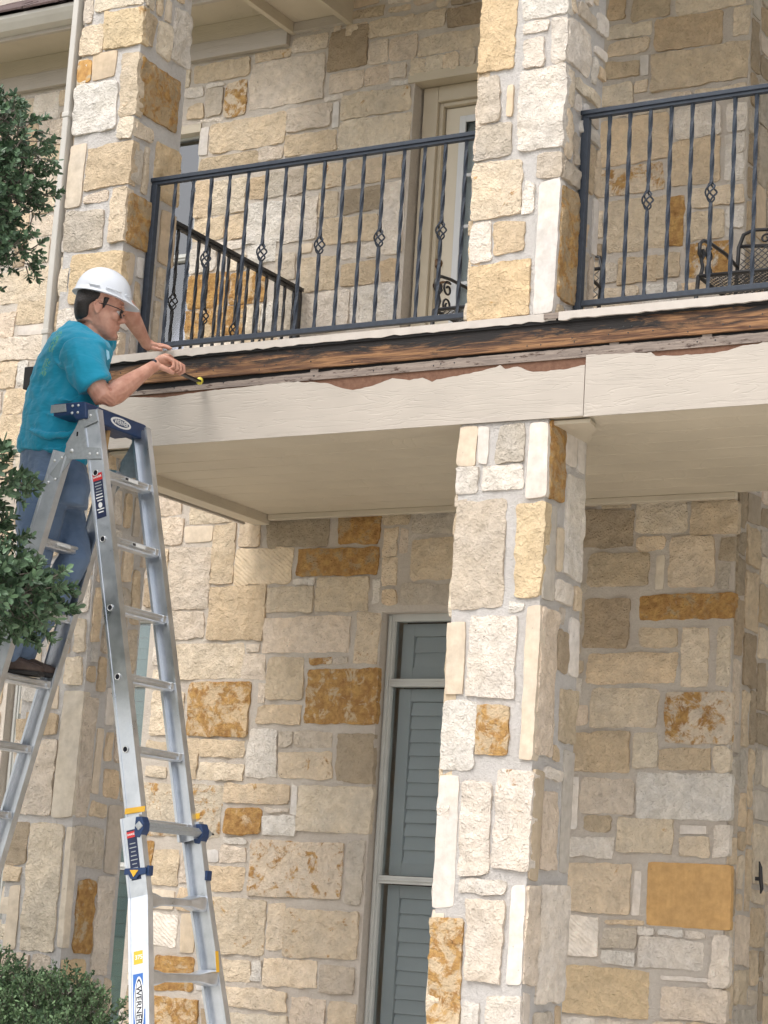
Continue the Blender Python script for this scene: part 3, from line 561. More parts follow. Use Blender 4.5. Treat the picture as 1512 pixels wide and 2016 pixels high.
# ------------------------------------------------------------------ stone columns
def column(x0, x1, z0, z1, front, side, label, seed):
    root = empty('stone_column', ((x0+x1)/2, 8.6, z0), label, 'column')
    y0, y1 = 8.4, 8.83
    core = MB().box((x0+.003, y0+.002, z0), (x1-.003, y1-.01, z1)).build('mortar_core', M['mortar_white'], root)
    F = parse(front) if front else []; Sd = parse(side) if side else []
    F = [(s[0], max(s[1], x0-.012), max(s[2], z0), min(s[3], x1+.012), min(s[4], z1-.004)) for s in F]
    F = [(c, a if a > x0+.035 else x0-.006, b, d if d < x1-.035 else x1+.004, e) for c, a, b, d, e in F if e-b > .03]
    Sd = [(c, max(a, y0+.012), max(b, z0), min(d, y1), min(e, z1-.004)) for c, a, b, d, e in Sd]
    Sd = [(c, a if a > y0+.07 else y0+.013, b, d, e) for c, a, b, d, e in Sd if e-b > .03 and d-a > .02]
    F += auto((x0, z0, x1, z1), [s[1:] for s in F], (), wmax=.22, hmax=.2, gap=.012, pal='wwwcctpg', seed=seed)
    Sd += auto((y0+.02, z0, y1, z1), [s[1:] for s in Sd], (), wmax=.2, hmax=.22, gap=.012, pal='wwcctpgd', seed=seed+1, vertical=True)
    L = auto((y0, z0, y1, z1), [], (), wmax=.4, hmax=.3, gap=.012, pal='wwcctpgd', seed=seed+2)
    for s in F: lay(root, 'Y', y0, *s, back=.05, proud=random.uniform(.0, .009), grow=.001)
    for s in Sd: lay(root, 'X', x1, *s, back=.05, proud=random.uniform(.001, .008), grow=.001)
    for s in L: lay(root, 'x', x0, s[0], s[1], s[2], s[3], s[4], back=.05, proud=.01, cell=.05)
    return root
MX0, MX1, LX0, LX1 = -4.536, -4.091, -6.97, -6.577
column(MX0, MX1, GROUND, 2.262, 'mcl', 'mcls', 'white stone column standing under the middle of the balcony', 21)
column(MX0, MX1, 2.752, 5.799, 'mcu', 'mcus', 'pale stone column rising between the two balcony railings', 31)
column(LX0, LX1, GROUND, 2.262, 'lcl', 'lcls', 'stone column at ground level behind the aluminium ladder', 41)
column(LX0, LX1, 2.752, 5.385, 'lcu', 'lcus', 'stone column upstairs directly behind the white hard hat', 51)
ds = MB(); ds.box((-7.035, 8.37, 2.6), (-6.998, 8.44, 5.4)); 
for z in (2.9, 4.1, 5.2): ds.box((-7.04, 8.365, z), (-6.993, 8.445, z+.03))
tag(ds.build('downspout', M['gutter'], None, bevel=.006), 'narrow pale downspout running up the left edge of the left column', 'downspout')

# ------------------------------------------------------------------ the balcony
YF = 8.40; XL, XR, XJ = -6.99, 1.5, -3.921
bal = empty('balcony', ((XL+XR)/2, 9.4, 2.26), 'balcony with torn beige fascia board and rotten wood laid bare', 'balcony')
T1 = [(-6.99, 2.522), (-6.8, 2.512), (-6.6, 2.520), (-6.433, 2.525), (-6.246, 2.508), (-6.156, 2.512), (-6.051, 2.518), (-5.945, 2.524), (-5.827, 2.525), (-5.651, 2.531), (-5.508, 2.533), (-5.368, 2.524), (-5.267, 2.510), (-5.181, 2.478), (-5.124, 2.467), (-5.016, 2.479), (-4.911, 2.508), (-4.817, 2.494), (-4.749, 2.498), (-4.696, 2.475), (-4.673, 2.484), (-4.501, 2.501), (-4.412, 2.512), (-4.345, 2.527), (-4.321, 2.507), (-4.255, 2.514), (-4.175, 2.482), (-4.089, 2.482), (-4.001, 2.484), (-3.919, 2.496)]
T2 = [(-3.914, 2.540), (-3.602, 2.527), (-3.581, 2.510), (-3.478, 2.502), (-3.325, 2.500), (-3.245, 2.506), (-3.176, 2.522), (-3.065, 2.528), (-2.6, 2.52), (-2, 2.53), (1.5, 2.52)]
def rough(pts, step, amp, seed):
    out = []
    for (a, z), (b, y) in zip(pts, pts[1:]):
        n = max(1, int((b-a)/step))
        for k in range(n):
            t = k/n; x = a+(b-a)*t; out.append((x, z+(y-z)*t+amp*noise.noise(Vector((x*31, seed, 0)))+amp*.6*noise.noise(Vector((x*90, seed, 3)))))
    return out+[pts[-1]]
def torn(name, pts, zb, y0, y1, mt, amp=.005, seed=1, step=.02):
    top = rough(pts, step, amp, seed); m = MB()
    for (a, z), (b, y) in zip(top, top[1:]):
        m.add([(a, y0, zb), (b, y0, zb), (b, y0, y), (a, y0, z), (a, y1, zb), (b, y1, zb), (b, y1, y), (a, y1, z)], [(0,1,2,3),(3,2,6,7),(0,4,5,1),(4,7,6,5)])
    a, z = top[0]; m.add([(a, y0, zb), (a, y0, z), (a, y1, z), (a, y1, zb)], [(0,1,2,3)])
    a, z = top[-1]; m.add([(a, y0, zb), (a, y1, zb), (a, y1, z), (a, y0, z)], [(0,1,2,3)])
    return m.build(name, mt, bal, fix=False)
tag(torn('fascia_board', T1, 2.262, YF-.012, YF-.004, M['paint'], seed=1), 'left fascia board with its top edge torn away')
tag(torn('fascia_board', T2, 2.257, YF-.015, YF-.006, M['paint'], seed=2), 'right fascia board butted at the joint')
m = MB(); m.box((XL, YF-.0035, 2.30), (XR, YF+.012, 2.541)); m.build('fibre_core', M['fibre'], bal)
GT = [(-6.99, 2.55), (-6.3, 2.556), (-5.455, 2.572), (-4.413, 2.580), (-3.921, 2.579), (-3.067, 2.577), (1.5, 2.577)]
torn('weathered_lath', GT, 2.541, YF-.006, YF+.008, M['weathered'], .004, 5, .03)
torn('weathered_lath', [(-6.99, 2.545), (-6.2, 2.545), (-5.6, 2.548), (-5.3, 2.54), (-4.6, 2.543), (-4, 2.541), (1.5, 2.542)], 2.533, YF-.011, YF-.0036, M['weathered'], .010, 9, .03)
MB().box((XL, YF+.013, 2.305), (XR, YF+.05, 2.72)).build('gap_shade_backing', M['black_gap'], bal)  # flat black backing, paints the shade in the gap above the lath
for x in (-5.36, -3.79, -3.35): MB().box((x-.022, YF+.006, 2.574), (x+.022, YF+.0125, 2.600)).build('spacer', M['weathered'], bal)
WL = [(-6.99, 2.590), (-6.122, 2.594), (-4.68, 2.596), (-3.921, 2.590), (-3.067, 2.592), (1.5, 2.592)]
m = MB(); m.box((XL, YF-.003, 2.594), (XR, YF+.012, 2.722)); m.build('exposed_board', M['exposed'], bal, bevel=.003)
m = MB()
for k in range(70):
    x = random.uniform(-6.9, -2.6); z = random.choice((2.61, 2.63, 2.66, 2.70, 2.555, 2.56)); y = YF-.003 if z > 2.59 else YF-.006
    m.loft([((x, y, z), (.004,0,0), (0,0,.004)), ((x, y-.002, z), (.003,0,0), (0,0,.003))], 6)
tag(m.build('nails', M['black_and_shaded_iron'], bal), kind='stuff')
# drip trim with a broken lower edge
def trimpiece(xa, xb, seed, y):
    lo = rough([(xa, 2.713), (xb, 2.716)], .035, .009, seed); hi = rough([(xa, 2.752), (xb, 2.749)], .06, .002, seed+3)
    m = MB()
    n = min(len(lo), len(hi))
    for (a, z), (b, q) in zip(lo, lo[1:]):
        za = 2.751; m.add([(a, y, z), (b, y, q), (b, y, za), (a, y, za), (a, y+.02, z), (b, y+.02, q), (b, 8.62, za), (a, 8.62, za)], [(0,1,2,3),(3,2,6,7),(0,4,5,1)])
    return m.build('drip_trim', M['trim'], bal, fix=False)
trimpiece(-6.99, -4.07, 3, YF-.018); trimpiece(-4.055, XR, 13, YF-.026)
MB().box((-4.13, YF-.024, 2.722), (-4.02, YF-.019, 2.749)).build('flashing_clip', M['weathered'], bal)
torn('torn_felt', [(-6.99, 2.722), (-6, 2.724), (-5, 2.722), (-4, 2.726), (1.5, 2.724)], 2.704, YF-.012, YF-.0035, M['black_gap'], .010, 21, .025)
MB().box((XL, YF+.05, 2.60), (XR, W-.06, 2.74)).build('deck', M['soffit'], bal)
# the left end of the balcony
m = MB(); m.box((-7.01, YF+.02, 2.262), (-6.991, 8.42+1.9, 2.60)); m.build('side_board', M['paint'], bal)
m = MB(); m.box((-7.14, YF-.02, 2.615), (-6.991, YF+.03, 2.735)); m.build('board_end', M['black_gap'], bal, bevel=.004)
# ceiling: side beam and narrow boards
MB().box((-6.955, YF+.43, 2.262), (-6.845, W-.035, 2.59)).build('ceiling_beam', M['soffit'], bal, bevel=.004)
y = YF-.0025; k = 0
while y < W-.05:
    y2 = min(y+.195, W-.04)
    if y < YF+.15: MB().box((-6.988, y, 2.266), (XR, y2, 2.30)).build('ceiling_plank', M['soffit'], bal, bevel=.003)
    else: MB().box((-6.843, y, 2.318), (XR, y2-.004, 2.34)).build('ceiling_plank', M['soffit'], bal, bevel=.003)
    y = y2
MB().box((-6.84, W-.075, 2.285), (XC+.02, W-.03, 2.3175)).build('cove_trim', M['soffit'], bal, bevel=.004)
for x in (-4.09, -6.575): MB().prism([(x+.002, YF+.03, 2.258), (x+.19, YF+.03, 2.258), (x+.17, YF+.13, 2.258), (x+.002, YF+.42, 2.258)], (0, 0, -1), .018).build('corner_trim', M['soffit'], bal)
MB().box((-6.985, YF+.02, 2.305), (XR, W-.04, 2.315)).build('ceiling_backing', M['black_gap'], bal) if False else None

# ------------------------------------------------------------------ iron railings
ZB, ZB1, ZT0, ZT1 = 2.842, 2.868, 3.748, 3.785
def twisted(z0, z1, half, turns, n=None):
    n = n or max(4, int((z1-z0)/.02)); vs = []
    for i in range(n+1):
        a = turns*2*math.pi*i/n; z = z0+(z1-z0)*i/n
        for k in range(4):
            t = a+math.pi/4+k*math.pi/2; vs.append((half*1.414*math.cos(t), half*1.414*math.sin(t), z))
    fs = [(i*4+k, i*4+(k+1) % 4, (i+1)*4+(k+1) % 4, (i+1)*4+k) for i in range(n) for k in range(4)]+[(3, 2, 1, 0), (n*4, n*4+1, n*4+2, n*4+3)]
    return vs, fs
def baluster(L, bz=None, half=.0074):
    m = MB()
    if bz is None: m.add(*twisted(0, L, half, 1.9*L))
    else:
        m.add(*twisted(0, bz-.047, half, .8)); m.add(*twisted(bz+.047, L, half, .8))
        for q in range(4):
            m.tube([(.026*math.sin(math.pi*t)**.8*math.cos(q*math.pi/2+3.9*t), .026*math.sin(math.pi*t)**.8*math.sin(q*math.pi/2+3.9*t), bz-.05+.10*t) for t in [i/10 for i in range(11)]], .0045, 5)
    return m
def railing(a, b, label, first, step, basket_i, zoff=0, bh=.45, mt='iron'):
    """from point a to b at floor level; balusters every step, each third with a basket"""
    a, b = Vector(a), Vector(b); d = (b-a).normalized(); L = (b-a).length; rz = math.atan2(d.y, d.x)
    root = empty('iron_railing', a, label, 'railing', rz=rz)
    zb, zb1, zt0, zt1 = ZB-a.z, ZB1-a.z, ZT0-a.z+zoff, ZT1-a.z+zoff
    def part(m, name):
        o = m.build(name, M[mt], None, bevel=.002); o.parent = root; return o
    part(MB().box((0, -.018, 2.75-a.z), (.036, .018, zt0-.001)), 'post')
    part(MB().box((L-.036, -.018, 2.75-a.z), (L, .018, zt0-.001)), 'post')
    part(MB().box((.037, -.013, zb), (L-.037, .013, zb1)), 'bottom_rail')
    part(MB().box((-.006, -.022, zt0+.016), (L+.006, .022, zt1)).box((.0, -.014, zt0), (L, .014, zt0+.0155)), 'top_rail')
    p = baluster(zt0-zb1).build('baluster', M[mt]); q = baluster(zt0-zb1, bh).build('baluster', M[mt], smooth=False)
    x = first; i = 0; used = set()
    while x < L-.05:
        s = q if i % 3 == basket_i else p
        if s in used: o = bpy.data.objects.new('baluster', s.data); COL.objects.link(o)
        else: o = s; used.add(s)
        o.location = (x, 0, zb1); o.parent = root; x += step; i += 1
    return root
YR = 8.61
railing((-6.575, YR, 2.75), (-4.52, YR, 2.75), 'twisted iron railing between the left column and the middle column', .145, .115, 2, -.008, 3.297-ZB1)
railing((-4.088, YR, 2.75), (-1.6, YR, 2.75), 'twisted iron railing running right from the middle column', .138, .103, 2, .014, 3.322-ZB1)
railing((-6.75, 8.83, 2.75), (-6.75, W-.03, 2.75), 'short iron railing seen through the bars running back to the house wall', .07, .1, 2, -.075, 3.262-ZB1, 'black_and_shaded_iron')  # iron coloured black to put its shade into the paint

# ------------------------------------------------------------------ the ladder
lad = empty('ladder', (-5.9, 7.68, GROUND), 'aluminium folding ladder with a navy top cap set up under the balcony', 'ladder')
def rx(z): return -5.939+(2.11-z)*.2375           # centre line of the right hand rails
def lx(z): return -6.103-(2.05-z)*.262            # centre line of the left hand rails
YN, YFAR = 7.48, 7.85                               # front and rear rail
def rail(name, fx, z0, z1, y0, y1, w, out):
    """a channel rail: web on the outside, flanges folded in"""
    m = MB(); a, b = Vector((fx(z0), 0, z0)), Vector((fx(z1), 0, z1)); d = (b-a).normalized(); x = Vector((d.z, 0, -d.x))
    yo, yi = (y0, y1) if out < 0 else (y1, y0); s = 1 if yi > yo else -1; t = .003
    def slab(c0, c1, ya, yb):
        vs = [p+x*c+Vector((0, yy, 0)) for p in (a, b) for c, yy in ((c0, ya), (c1, ya), (c1, yb), (c0, yb))]
        m.add(vs, [(3,2,1,0),(4,5,6,7),(0,1,5,4),(1,2,6,5),(2,3,7,6),(3,0,4,7)])
    slab(-w/2, w/2, yo, yo+s*t)
    slab(-w/2, -w/2+t*1.6, yo+s*(t+.0002), yi); slab(w/2-t*1.6, w/2, yo+s*(t+.0002), yi)
    slab(-w/2, -w/2+.011, yo-s*.0035, yo-s*.0002); slab(w/2-.011, w/2, yo-s*.0035, yo-s*.0002)
    slab(-w/2+t*1.7, -w/2+.012, yi-s*t, yi); slab(w/2-.012, w/2-t*1.7, yi-s*t, yi)
    return m.build(name, M['alu'], lad)
RW = .088
rail('rail', rx, .30, 2.20, YN, YN+.034, RW, -1); rail('rail', rx, .30, 2.20, YFAR, YFAR+.034, RW, 1)
rail('rail', lx, -1.45, 2.02, YN, YN+.034, RW, -1); rail('rail', lx, -1.45, 2.02, YFAR, YFAR+.034, RW, 1)
def flare(z): return max(0, .04-z)
for y0, y1, o_, k_ in ((YN-.037, YN-.004, -1, -.17), (YFAR+.038, YFAR+.071, 1, .06)):
    q = rail('outer_rail', lambda z: rx(z)+.004, -1.47, .375, y0, y1, RW+.014, o_)
    bm = bmesh.new(); bm.from_mesh(q.data)
    d_ = Vector((-.2375, 0, 1)).normalized()
    bmesh.ops.bisect_plane(bm, geom=bm.verts[:]+bm.edges[:]+bm.faces[:], plane_co=(rx(.04), YN, .04), plane_no=d_)
    for v in bm.verts: v.co.y += k_*flare(v.co.z)
    bm.to_mesh(q.data); bm.free()
def rung(fx, z, ya, yb, mt=None, name='rung'):
    x = fx(z); m = MB()
    m.prism([(x-.034, ya, z+.016), (x-.030, ya, z+.020), (x+.030, ya, z+.020), (x+.036, ya, z+.014), (x+.036, ya, z+.004), (x+.030, ya, z+.002), (x+.030, ya, z-.008), (x+.034, ya, z-.012), (x+.026, ya, z-.020), (x-.026, ya, z-.020), (x-.034, ya, z-.010)], (0, 1, 0), yb-ya)
    for y in (ya, yb): 
        s = 1 if y == ya else -1
        m.prism([(x-.022, y, z+.022), (x+.038, y, z+.017), (x+.038, y, z-.013), (x-.022, y, z-.022)], (0, s, 0), .030)
    return m.build(name, mt or M['alu'], lad, bevel=.002)
RZ = [1.909, 1.602, 1.290, .982, .665]
holes = MB()
for z in RZ:
    o = rung(rx, z, YN+.035, YFAR-.001)
    x = rx(z)-.006; c = MB().loft([((x, YN-.0045, z), (.0125,0,0), (0,0,.0125)), ((x, YN-.001, z), (.0115,0,0), (0,0,.0115))], 14); h = c.build('hole', M['hole'], lad)
    ring = [(x+.0135*math.cos(t), YN-.0052, z+.0135*math.sin(t)) for t in [i*math.pi/8 for i in range(17)]]
    MB().tube(ring, .0022, 5, cap=False).build('hole_rim', M['rivet'], lad, smooth=True)
for z in (.352,): rung(rx, z, YN+.035, YFAR-.001)
for z in (1.611, 1.302, .992, .69, .38, .07, -.24, -.55, -.86): rung(lx, z, YN+.035, YFAR-.001)
# flared rungs of the outer section
for z in (.028, -.288, -.60, -.91, -1.22):
    m = MB(); x = rx(z)+.004; ya, yb = YN-.003-.17*flare(z), YFAR+.037+.06*flare(z); secs = []
    for t, wz, wx in ((0, .036, .046), (.10, .033, .042), (.24, .019, .034), (.76, .019, .034), (.90, .033, .042), (1, .036, .046)):
        secs.append(((x, ya+(yb-ya)*t, z), (wx, 0, 0), (0, 0, wz)))
    m.loft(secs, 16, 5); m.build('rung', M['alu'], lad, smooth=False, bevel=0)
# lock bolts and their blocks where the sections meet
m = MB(); x = rx(.352)+.03
m.beam((x+.026, YN-.05, .338), (x+.026, YFAR+.115, .338), .030, .030, (1, 0, 1)); m.build('lock_bolt', M['plate'], lad, bevel=.004)
for y0, y1 in ((YN-.045, YN+.005), (YFAR+.03, YFAR+.085)):
    MB().prism([(x+.004, y0, .375), (x+.035, y0, .378), (x+.048, y0, .35), (x+.048, y0, .32), (x+.032, y0, .288), (x+.008, y0, .29), (x+.002, y0, .31)], (0, 1, 0), y1-y0).build('lock_block', M['navy'], lad, bevel=.004)
MB().tube([(x+.026, YFAR+.11, .338), (x+.026, YFAR+.15, .338)], [.008, .004], 8).build('lock_pin', M['steel'], lad)
for y0_ in (YN-.006, YFAR+.037):
    z = .375; x = rx(z)+.004
    MB().prism([(x-.052, y0_, z+.035), (x+.052, y0_, z+.050), (x+.052, y0_, z+.026), (x-.052, y0_, z+.010)], (0, 1, 0), .003).build('yellow_band', M['sticker_yellow'], lad)
for yy, s in ((YN-.040, -1), (YFAR+.074, 1)):
    z = .135; x = rx(z)+.004; m = MB()
    a, b = yy-.008*(s > 0)-.0, yy
    y0, y1 = (YN-.048, YN-.0375) if s < 0 else (YFAR+.0715, YFAR+.082)
    m.prism([(x-.056, y0, z+.020), (x+.056, y0, z+.030), (x+.056, y0, z+.002), (x+.02, y0, z-.004), (x+.008, y0, z-.022), (x-.022, y0, z-.022), (x-.034, y0, z-.004), (x-.056, y0, z-.008)], (0, 1, 0), y1-y0)
    m.box((x+.052, YN-.036 if s < 0 else YFAR+.03, z-.004), (x+.064, YN-.002 if s < 0 else YFAR+.070, z+.039)) 
    m.build('lock_sleeve', M['navy'], lad, bevel=.003)
MB().prism([(rx(.13)-.022, YN-.051, .150), (rx(.13)+.022, YN-.051, .152), (rx(.13)+.0, YN-.051, .122)], (0, 1, 0), .0025).build('arrow_mark', M['sticker_yellow'], lad)
# hinge plates
def hinge(y, dark):
    s = -1 if not dark else 1; yy = YN-.010 if not dark else YFAR+.0345; t = .006
    zc = 2.02; P = []
    a = rx(2.19); 
    for px, pz in ((a+.030, 2.205), (a-.035, 2.205), (a-.075, 2.12), (a-.118, 2.055)): P.append((px, yy, pz))
    cx, cz, r = a-.082, 2.018, .040
    for i in range(7):
        th = math.radians(150+i*20); P.append((cx+r*math.cos(th), yy, cz+r*math.sin(th)))
    P += [(rx(1.975)-.035, yy, 1.975), (rx(1.975)+.038, yy, 1.972), (rx(2.02)+.038, yy, 2.022), (rx(2.02)-.038, yy, 2.030), (rx(2.13)-.038, yy, 2.125), (rx(2.13)+.036, yy, 2.15)]
    hp = MB().prism(P, (0, 1, 0), t).build('hinge_plate', M['plate'], lad)
    fy = yy-.001 if not dark else yy+t+.001
    for px, pz, r in ((cx, cz, .011), (rx(2.0)-.022, 1.998, .007), (rx(2.0)+.022, 1.996, .007), (a-.028, 2.165, .007), (a+.008, 2.178, .007), (cx, cz, .0)):
        if r: MB().loft([((px, fy+.002, pz), (r,0,0), (0,0,r)), ((px, fy-.003*(1 if not dark else -1), pz), (r*.85,0,0), (0,0,r*.85)), ((px, fy-.005*(1 if not dark else -1), pz), (r*.35,0,0), (0,0,r*.35))], 12).build('rivet', M['rivet'], hp, smooth=True)
    MB().box((a-.062, fy-.001, 2.085), (a-.054, fy+.001, 2.105)).build('slot', M['hole'], hp)
    # inner tongue running down to the left rail
    q = MB().beam((a-.082, yy+.010, 2.02), (lx(1.90), yy+.010, 1.90), .05, .006); q.build('hinge_tongue', M['plate'], hp)
hinge(YN, False); hinge(YFAR, True)
for z in (1.985, 1.885):
    for dx in (-.020, .020):
        x = lx(z)+dx; MB().loft([((x, YN-.001, z+dx*.3), (.008,0,0), (0,0,.008)), ((x, YN-.006, z+dx*.3), (.006,0,0), (0,0,.006)), ((x, YN-.008, z+dx*.3), (.002,0,0), (0,0,.002))], 12).build('rivet', M['rivet'], lad, smooth=True)
# top cap
cap = MB(); a0, a1 = 7.455, 7.925
sec = [(-6.160, 2.243), (-5.985, 2.243), (-5.972, 2.236), (-5.962, 2.163), (-6.020, 2.160), (-6.05, 2.185), (-6.155, 2.183)]
cap.prism([(x, a0, z) for x, z in sec], (0, 1, 0), a1-a0); cp = cap.build('top_cap', M['navy'], lad, bevel=.006)
MB().prism([(-6.168, a0-.006, 2.236), (-6.085, a0-.006, 2.236), (-6.076, a0-.006, 2.20), (-6.168, a0-.006, 2.198)], (0, 1, 0), .0055).build('end_plate', M['plate'], cp, bevel=.001)
for x, z in ((-6.045, 2.225), (-6.012, 2.225), (-6.045, 2.192), (-6.012, 2.192)):
    MB().loft([((x, a0-.0005, z), (.007,0,0), (0,0,.007)), ((x, a0-.005, z), (.005,0,0), (0,0,.005))], 12).build('rivet', M['rivet'], cp, smooth=True)
for y in (7.57, 7.78): MB().box((-6.05, y, 2.2432), (-6.03, y+.09, 2.2445)).build('slot', M['hole'], cp)
FONT = {}
def text(s, size, mt, mw, parent, name='lettering', ext=.0006, sx=1):
    cu = bpy.data.curves.new('t', 'FONT'); cu.body = s; cu.size = size; cu.extrude = ext; cu.align_x = 'CENTER'; cu.align_y = 'CENTER'; cu.resolution_u = 3; cu.offset = size*.012
    o = bpy.data.objects.new('t', cu); COL.objects.link(o); dg = bpy.context.evaluated_depsgraph_get()
    me = bpy.data.meshes.new_from_object(o.evaluated_get(dg)); bpy.data.objects.remove(o)
    me.transform(mw @ Matrix.Diagonal((sx, 1, 1, 1))); me.materials.clear(); me.materials.append(mt)
    q = bpy.data.objects.new(name, me); COL.objects.link(q); adopt(q, parent); return q
def frame(o, x, y, z): 
    x, y, z = Vector(x).normalized(), Vector(y).normalized(), Vector(z).normalized()
    return Matrix(((x.x, y.x, z.x, o[0]), (x.y, y.y, z.y, o[1]), (x.z, y.z, z.z, o[2]), (0, 0, 0, 1)))
# logo on the right face of the cap
def ellipse(c, a, b, n, th, mt, parent, name, k=28):
    c, a, b = Vector(c), Vector(a), Vector(b)
    return MB().prism([c+a*math.cos(2*math.pi*i/k)+b*math.sin(2*math.pi*i/k) for i in range(k)], n, th).build(name, mt, parent)
nx_ = Vector((1, 0, .137)).normalized(); upn = Vector((-.137, 0, 1)).normalized()
lc = Vector((-5.9675, 7.72, 2.2005))
ellipse(lc, (0, .078, 0), upn*.025, nx_, .0015, M['sticker_white'], cp, 'logo')
ellipse(lc+nx_*.0016, (0, .062, 0), upn*.0165, nx_, .001, M['navy'], cp, 'logo')
text('WERNER', .031, M['sticker_white'], frame(lc+nx_*.0034, (0, 1, 0), upn, nx_), cp, sx=.85)
# stickers on the front rail
def on_rail(zc, h, wd, mt, name, dy=-.0045, dx=0, par=None):
    d = Vector((-.2375, 0, 1)).normalized(); x = Vector((d.z, 0, -d.x)); c = Vector((rx(zc)+dx, YN+dy, zc))
    return MB().prism([c+x*i*wd/2+d*j*h/2 for i, j in ((-1,-1),(1,-1),(1,1),(-1,1))], (0, 1, 0), .0009).build(name, mt, par or lad), c, x, d
st, c, x, d = on_rail(1.800, .205, .052, M['sticker_navy'], 'safety_sticker', -.0012)
r_, c2, _, _ = on_rail(1.890, .034, .0522, M['sticker_red'], 'red_band', -.0023)
text('DANGER', .013, M['sticker_white'], frame(c2+Vector((0, -.0006, 0)), x, d, (0, -1, 0)), st, sx=.9)
for k in range(11):
    zz = 1.862-k*.0135
    if k not in (7, 8): on_rail(zz, .005, (.034, .040, .028, .036)[k % 4], M['sticker_white'] if k > 3 else M['plate'], 'print_line', -.0022, par=st)
ellipse(c+d*-.042+Vector((0, -.0012, 0)), x*.011, d*.013, (0, 1, 0), .0008, M['sticker_white'], st, 'print_dot', 14)
st, c, x, d = on_rail(.215, .215, .050, M['sticker_navy'], 'safety_sticker', -.0385, .004)
_, c2, _, _ = on_rail(.300, .026, .0502, M['sticker_red'], 'red_band', -.0395, .004)
text('DANGER', .012, M['sticker_white'], frame(c2+Vector((0, -.0006, 0)), x, d, (0, -1, 0)), st, sx=.9)
for k in range(9): on_rail(.262-k*.017, .004, (.030, .036, .024)[k % 3], M['plate'], 'print_line', -.0394, .004, par=st)
st, c, x, d = on_rail(-.208, .055, .052, M['sticker_yellow'], 'rating_sticker', -.0385, .004)
text('375', .026, M['sticker_white'], frame(c+Vector((0, -.0006, 0)), x, d, (0, -1, 0)), st)
st, c, x, d = on_rail(-.40, .26, .060, M['sticker_blue'], 'maker_sticker', -.0385, .004)
y_ = Vector((0, -.0011, 0))
ellipse(c+y_, x*.025, d*.118, (0, 1, 0), .0008, M['sticker_white'], st, 'logo'); ellipse(c+y_*2, x*.0205, d*.108, (0, 1, 0), .0008, M['sticker_navy'], st, 'logo')
ellipse(c+y_*2.8, x*.0165, d*.098, (0, 1, 0), .0008, M['sticker_white'], st, 'logo')
text('WERNER', .036, M['print_black'], frame(c+y_*3.6, -d, x, (0, -1, 0)), st, sx=1.08)
for o in list(COL.objects):
    p_ = o.parent
    if o.type == 'MESH' and (o.name.split('.')[0] in ('rating_sticker', 'maker_sticker') or (p_ and p_.name.split('.')[0] in ('rating_sticker', 'maker_sticker'))):
        for v in o.data.vertices: v.co.y -= .17*flare(v.co.z)
MB().prism([(rx(-.2)+.058, YFAR+.06, -.17), (rx(-.2)+.0585, YFAR+.035, -.17), (rx(-.26)+.0585, YFAR+.035, -.26), (rx(-.26)+.058, YFAR+.06, -.26)], (1, 0, 0), .001).build('yellow_mark', M['sticker_yellow'], lad)
for z in RZ[:2]:
    s = MB().box((rx(z)+.0365, YN+.16, z-.002), (rx(z)+.0375, YN+.26, z+.014)).build('rung_label', M['sticker_white'], lad)
    MB().box((rx(z)+.0376, YN+.162, z), (rx(z)+.038, YN+.185, z+.012)).build('label_mark', M['print_black'], s)
s = MB().box((lx(1.611)+.0365, YN+.12, 1.609), (lx(1.611)+.0375, YN+.22, 1.625)).build('rung_label', M['sticker_white'], lad)
for fx in (rx, lx):
    for y in (YN, YFAR): MB().box((fx(-1.48)-.06, y-.04, GROUND), (fx(-1.48)+.06, y+.07, -1.44)).build('foot', M['dark_grip'], lad, bevel=.006)
# a hammer hung inside the cap
h = empty('hammer', at(205, 860, 7.7), 'hammer with a wooden handle hanging inside the ladder top', 'hammer')
MB().tube([at(202, 905, 7.70), at(210, 860, 7.69), at(216, 832, 7.69)], [.015, .0135, .011], 10).build('handle', simple('yellow ash handle', (.50, .31, .13), .5, (.40, .24, .10), 30), h, smooth=True)
MB().tube([at(205, 836, 7.62), at(216, 832, 7.69), at(232, 836, 7.78)], [.013, .016, .012], 8).build('head', M['steel'], h, smooth=False)

# ------------------------------------------------------------------ the man
man = empty('person', (-6.40, 7.70, 1.01), 'man in a turquoise shirt and white hard hat probing the fascia from the ladder', 'person')
VR = Vector((cy, sy, 0)); VF = Vector((-sy, cy, 0)); ZZ = Vector((0, 0, 1))     # facing, away from the camera, up
def remesh(o, vox, smooth=4, disp=None):
    m = o.modifiers.new('join', 'REMESH'); m.mode = 'VOXEL'; m.voxel_size = vox; m.use_smooth_shade = True
    m = o.modifiers.new('soften', 'SMOOTH'); m.iterations = smooth; m.factor = .5
    if disp:
        for k, (tx, st, co) in enumerate(disp):
            m = o.modifiers.new('folds', 'DISPLACE'); m.texture = tx; m.strength = st; m.mid_level = .5; m.texture_coords = 'OBJECT' if co else 'LOCAL'
            if co: m.texture_coords_object = co
    return o
def tex(name, size, depth=2):
    t = bpy.data.textures.new(name, 'CLOUDS'); t.noise_scale = size; t.noise_depth = depth; return t
